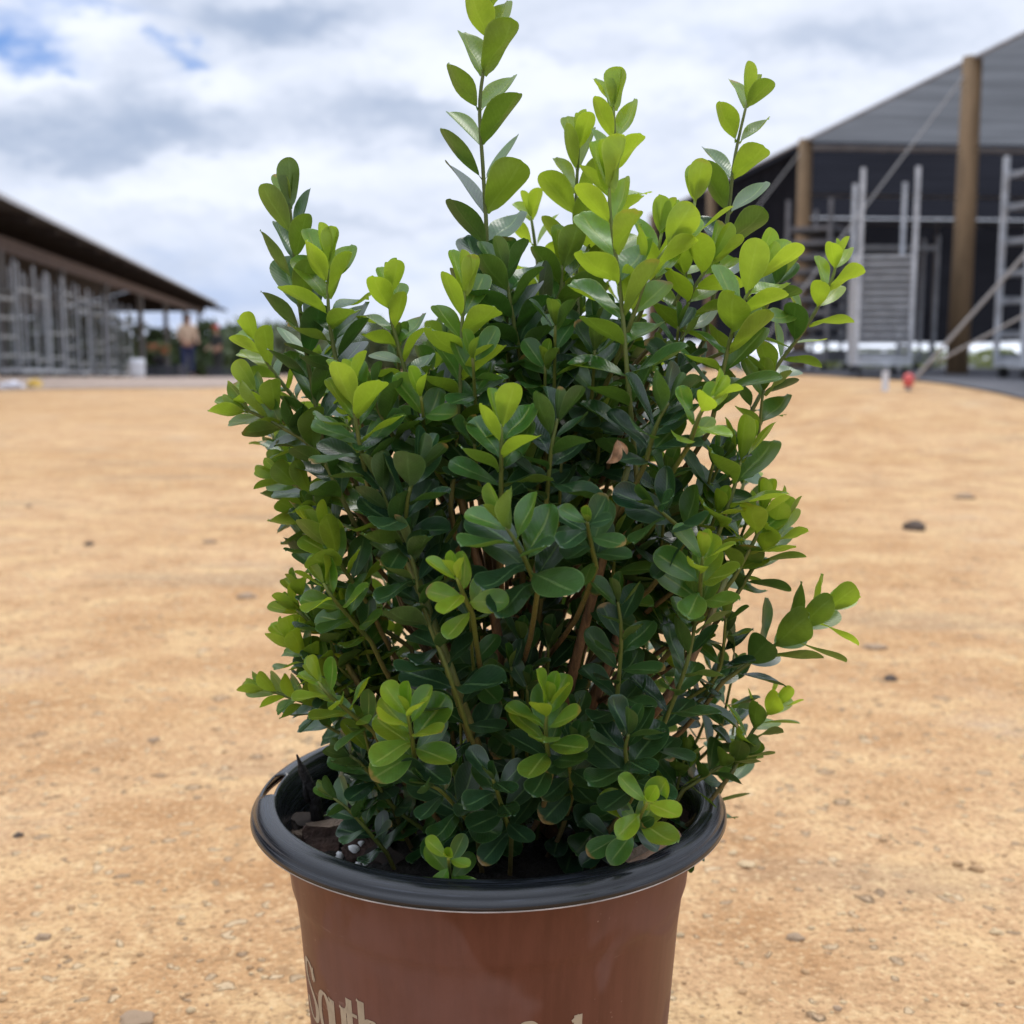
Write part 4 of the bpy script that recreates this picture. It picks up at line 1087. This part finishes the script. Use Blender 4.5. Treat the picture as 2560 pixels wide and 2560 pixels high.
SH = [  # path (D px, depth), leaf length (D px), pairs, youth low/high, options
 ([(905, 700, -.01), (918, 480, -.02), (912, 330, -.02), (905, 200, -.02), (918, 95, -.02), (928, -12, -.02)], 112, 7, .10, .62, dict(s0=.16, open1=34, open0=46, phase=0.05, wr=.66)),
 ([(1205, 940, -.09), (1185, 720, -.10), (1170, 545, -.10), (1152, 410, -.10), (1150, 345, -.10)], 108, 7, .06, .95, dict(open1=26, phase=.2)),
 ([(1090, 600, .0), (1086, 420, .02), (1092, 270, .02)], 98, 5, .35, .78, dict(open1=25, phase=.1)),
 ([(1130, 520, .0), (1158, 320, .0), (1158, 200, .0)], 98, 4, .6, .85, dict(open1=22)),
 ([(1330, 640, -.01), (1370, 430, 0), (1386, 300, 0), (1410, 190, 0)], 96, 4, .15, .6, dict(s0=.25, open0=46, open1=42, phase=.05, wr=.66)),
 ([(1290, 540, -.02), (1312, 375, -.02)], 90, 2, .7, .9, dict(open0=50, open1=20)),
 ([(615, 860, -.05), (582, 690, -.05), (562, 550, -.05), (552, 440, -.05), (546, 380, -.05)], 104, 7, .08, .42, dict(open0=45, open1=24, phase=.15, wr=.50)),
 ([(645, 730, -.07), (622, 610, -.07), (618, 500, -.07)], 98, 5, .06, .88, dict(open1=28, phase=.3)),
 ([(795, 810, -.07), (762, 690, -.07), (738, 600, -.07), (736, 545, -.07)], 78, 5, .25, .98, dict(open1=35)),
 ([(850, 960, -.09), (866, 770, -.09), (872, 610, -.09), (878, 545, -.09)], 98, 7, .03, .9, dict(open1=28, phase=.2)),
 ([(570, 770, -.02), (515, 700, -.02), (478, 640, -.02)], 76, 4, .35, .65, dict(open1=30)),
 ([(660, 970, -.06), (600, 855, -.06), (520, 800, -.06), (462, 772, -.06)], 84, 5, .1, .5, dict(open0=50, open1=32)),
 ([(600, 850, -.05), (520, 780, -.05), (478, 735, -.05)], 76, 4, .3, .6, dict(open1=34)),
 ([(1400, 810, -.01), (1460, 700, 0), (1522, 615, 0), (1566, 535, 0), (1578, 498, 0)], 80, 6, .2, .9, dict(open0=62, open1=40)),
 ([(1340, 810, -.07), (1388, 605, -.08), (1436, 515, -.08)], 104, 5, .2, .95, dict(open1=28, phase=.25)),
 ([(1190, 610, -.09), (1222, 520, -.09), (1262, 462, -.09)], 98, 2, .9, 1.0, dict(open0=30, open1=24)),
 ([(1285, 650, -.03), (1302, 560, -.03), (1345, 490, -.03)], 98, 4, .45, .95, dict(open1=30)),
 ([(1230, 540, -.05), (1248, 440, -.05)], 92, 2, .8, 1.0, dict(open0=45, open1=14)),
 ([(960, 650, -.02), (1048, 570, -.02), (1062, 500, -.02)], 98, 4, .08, .45, dict()),
 ([(990, 720, -.05), (968, 600, -.06), (955, 520, -.06)], 104, 5, .03, .2, dict(open1=35)),
 ([(1025, 580, .06), (1008, 450, .06), (1002, 410, .06)], 82, 3, .55, .85, dict()),
 ([(945, 960, -.13), (946, 850, -.14), (946, 800, -.14)], 88, 4, .1, .85, dict(open1=30)),
 ([(1015, 1110, -.15), (980, 1035, -.17), (955, 995, -.175)], 98, 4, .08, .35, dict(open0=66, open1=40)),
 ([(1300, 840, -.14), (1322, 780, -.15), (1347, 748, -.15)], 62, 3, .75, 1.0, dict()),
 ([(1355, 1010, -.08), (1385, 920, -.08), (1398, 868, -.08)], 116, 3, .35, .7, dict(open1=22)),
 ([(1125, 1070, -.14), (1112, 1010, -.155), (1108, 985, -.165)], 68, 4, .08, .28, dict(open0=70, open1=52)),
 ([(1300, 1010, -.12), (1235, 955, -.14)], 86, 3, .04, .12, dict(open0=70, open1=50)),
 ([(1320, 1160, -.12), (1322, 1090, -.14), (1326, 1050, -.145)], 78, 4, .35, .75, dict(open1=40)),
 ([(1385, 1130, -.05), (1440, 1040, -.05), (1472, 985, -.05)], 86, 5, .3, .7, dict()),
 ([(1385, 1090, -.07), (1428, 1010, -.07), (1440, 965, -.07)], 84, 3, .45, .75, dict()),
 ([(1365, 1285, -.05), (1470, 1212, -.05), (1562, 1148, -.05)], 104, 5, .12, .7, dict(open0=52, open1=34, phase=.5)),
 ([(1205, 1480, -.10), (1290, 1270, -.12), (1318, 1140, -.12)], 82, 6, .03, .25, dict()),
 ([(1380, 1460, -.03), (1420, 1380, -.02), (1462, 1332, -.02)], 72, 5, .25, .72, dict()),
 ([(1290, 1490, -.03), (1360, 1445, -.03), (1400, 1420, -.03)], 66, 4, .2, .5, dict()),
 ([(1195, 1575, -.105), (1208, 1540, -.14), (1222, 1512, -.165)], 78, 3, .5, .98, dict(open0=72, open1=55)),
 ([(1040, 1460, -.13), (1030, 1380, -.15), (1036, 1325, -.155)], 78, 5, .1, .98, dict(open0=70, open1=38)),
 ([(785, 1460, -.12), (777, 1390, -.145), (768, 1345, -.155)], 84, 5, .1, .95, dict(open0=70, open1=42)),
 ([(850, 1670, -.10), (848, 1640, -.125), (846, 1618, -.145)], 62, 3, .6, .95, dict(open0=74, open1=55)),
 ([(892, 1160, -.15), (872, 1115, -.17), (862, 1090, -.175)], 66, 3, .65, .95, dict(open1=40)),
 ([(695, 1140, -.07), (640, 1060, -.08), (612, 1010, -.08)], 86, 5, .25, .7, dict()),
 ([(700, 1210, -.08), (630, 1130, -.10), (610, 1100, -.10)], 78, 4, .35, .75, dict()),
 ([(650, 1300, -.05), (575, 1240, -.05), (548, 1205, -.05)], 70, 5, .35, .72, dict()),
 ([(650, 1350, -.04), (545, 1315, -.04), (498, 1298, -.04)], 64, 5, .3, .6, dict()),
 ([(705, 1380, -.09), (625, 1315, -.11), (600, 1285, -.11)], 66, 4, .45, .9, dict()),
 ([(700, 1330, -.03), (640, 1230, -.03), (560, 1150, -.03)], 74, 5, .2, .6, dict()),
 ([(695, 920, -.11), (672, 800, -.12), (664, 735, -.12)], 90, 5, .15, .7, dict(open1=30)),
 ([(765, 860, -.09), (722, 790, -.10), (702, 745, -.10)], 82, 4, .1, .35, dict()),
 ([(850, 1260, -.11), (790, 1090, -.12), (742, 980, -.12), (718, 915, -.12)], 86, 7, .02, .15, dict(open0=70)),
 ([(905, 1440, -.11), (850, 1280, -.13), (800, 1150, -.13), (775, 1040, -.13)], 94, 7, .02, .12, dict(open0=72, open1=55)),
 ([(1160, 1370, -.11), (1172, 1210, -.13), (1166, 1135, -.135)], 76, 5, .04, .15, dict(open1=50)),
 ([(645, 1010, -.05), (580, 930, -.05), (530, 905, -.05)], 76, 4, .08, .6, dict()),
 ([(1195, 1500, -.12), (1180, 1420, -.14), (1186, 1385, -.145)], 92, 4, .02, .08, dict(open0=70, open1=48)),
 ([(965, 1580, -.10), (940, 1500, -.13), (930, 1470, -.14)], 78, 4, .01, .06, dict(open0=75, open1=60)),
 ([(735, 1510, -.05), (690, 1450, -.07), (660, 1425, -.07)], 74, 4, .03, .12, dict()),
 ([(730, 1610, -.07), (670, 1540, -.08), (630, 1505, -.08)], 66, 4, .05, .22, dict()),
 ([(1130, 1610, -.08), (1180, 1570, -.12), (1200, 1560, -.13)], 66, 3, .02, .06, dict(open0=80, open1=70)),
 ([(900, 1570, -.09), (840, 1500, -.13), (810, 1480, -.14)], 80, 4, .02, .06, dict(open0=75)),
 ([(1080, 1500, -.09), (1075, 1440, -.13), (1080, 1400, -.14)], 74, 4, .03, .08, dict(open0=75)),
 ([(1215, 880, -.12), (1240, 800, -.13), (1262, 760, -.13)], 92, 4, .03, .10, dict()),
 ([(1030, 960, -.12), (1040, 850, -.13), (1052, 790, -.13)], 88, 4, .02, .10, dict()),
 ([(760, 1050, -.11), (770, 940, -.13), (790, 880, -.13)], 86, 4, .02, .10, dict()),
]
for pth, L, n, y0, y1, kw in SH:
    lv = Leaves(); Lm = L * PXM * 1.02
    st = shoot(lv, [DP(*p) for p in pth], Lm, int(round(n * 1.5)), y0, y1, **kw)
    so2 = stem_obj('branch', [st], box); lv.build('leaves', so2)

# inner and rear growth filling the crown
env = [(480, 560, 1480), (560, 470, 1560), (650, 470, 1530), (760, 450, 1460), (900, 520, 1470), (1000, 530, 1480), (1150, 520, 1480), (1300, 520, 1450), (1400, 570, 1440), (1500, 650, 1330), (1580, 700, 1270)]
ey = [e[0] for e in env]; el_ = [e[1] for e in env]; er = [e[2] for e in env]
fill_lv, fill_st = Leaves(), []
cnt = 0
rg = np.random.default_rng(21)
for k in range(222):
    y = 500 + 1080 * rg.random() ** .95 if k < 184 else 590 + 200 * rg.random(); l_, r_ = np.interp(y, ey, el_), np.interp(y, ey, er); c_ = (l_ + r_) / 2; hw = (r_ - l_) / 2
    u = rg.uniform(-.94, .94) if k < 184 else rg.uniform(-.35, .45)
    if 1080 < y < 1400 and rg.random() < .45: continue
    if y < 640 and u < -.15: continue
    x = c_ + hw * u; dm = .155 * math.sqrt(1 - u * u) * (1.0 if y > 650 else .75)
    off = rg.uniform(-.80, 1.0) * dm
    bx = c_ + (x - c_) * (.45 + .2 * rg.random()); by = min(1600, y + 130 + 130 * rg.random()); bo = off * .5
    mx_, my_ = (x + bx) / 2 + (x - c_) * .12, (y + by) / 2 + 20
    L = (66 + 30 * rg.random()) * PXM
    yt = .02 + .20 * rg.random() ** 1.5
    y1 = yt + (.6 * rg.random() if (rg.random() < .45 and (y < 850 or abs(u) > .55)) else .12 * rg.random())
    lv = Leaves()
    st = shoot(lv, [DP(bx, by, bo), DP(mx_, my_, (bo + off) / 2), DP(x, y, off)], L, int(6 + rg.integers(4)), yt, y1, open0=70, open1=42, bare=.90)
    if cnt < 36:
        so2 = stem_obj('branch', [st], box); lv.build('leaves', so2); cnt += 1
    else:
        fill_lv.V += lv.V; fill_lv.Y += lv.Y; fill_lv.Rn += lv.Rn; fill_lv.k += lv.k; fill_st.append(st)
so2 = stem_obj('inner_branches', fill_st, box); tag(so2, kind='stuff')
fo = fill_lv.build('inner_leaves', so2); tag(fo, kind='stuff')

# a withered leaf caught in the front of the crown
m_dry = material('withered_leaf', (.30, .19, .115), .85, .5, 160.)
lv = Leaves()
pb = DP(1165, 830, -.15)
lv.add(pb, np.array((-.25, -.15, -.9)), np.array((.2, -.9, .2)), 38 * PXM, 20 * PXM, .1, fold=1.3, curl=.25, twist=.7)
lv.add(pb, np.array((.45, -.1, -.5)), np.array((-.2, -.9, .3)), 26 * PXM, 8 * PXM, .1, fold=1.0, curl=.3, twist=.5)
lo = lv.build('withered_leaf', box); lo.data.materials[0] = m_dry; lo['label'] = 'shrivelled brown leaf at the front of the crown'
print('leaves', sum(1 for _ in range(0)), fill_lv.k)
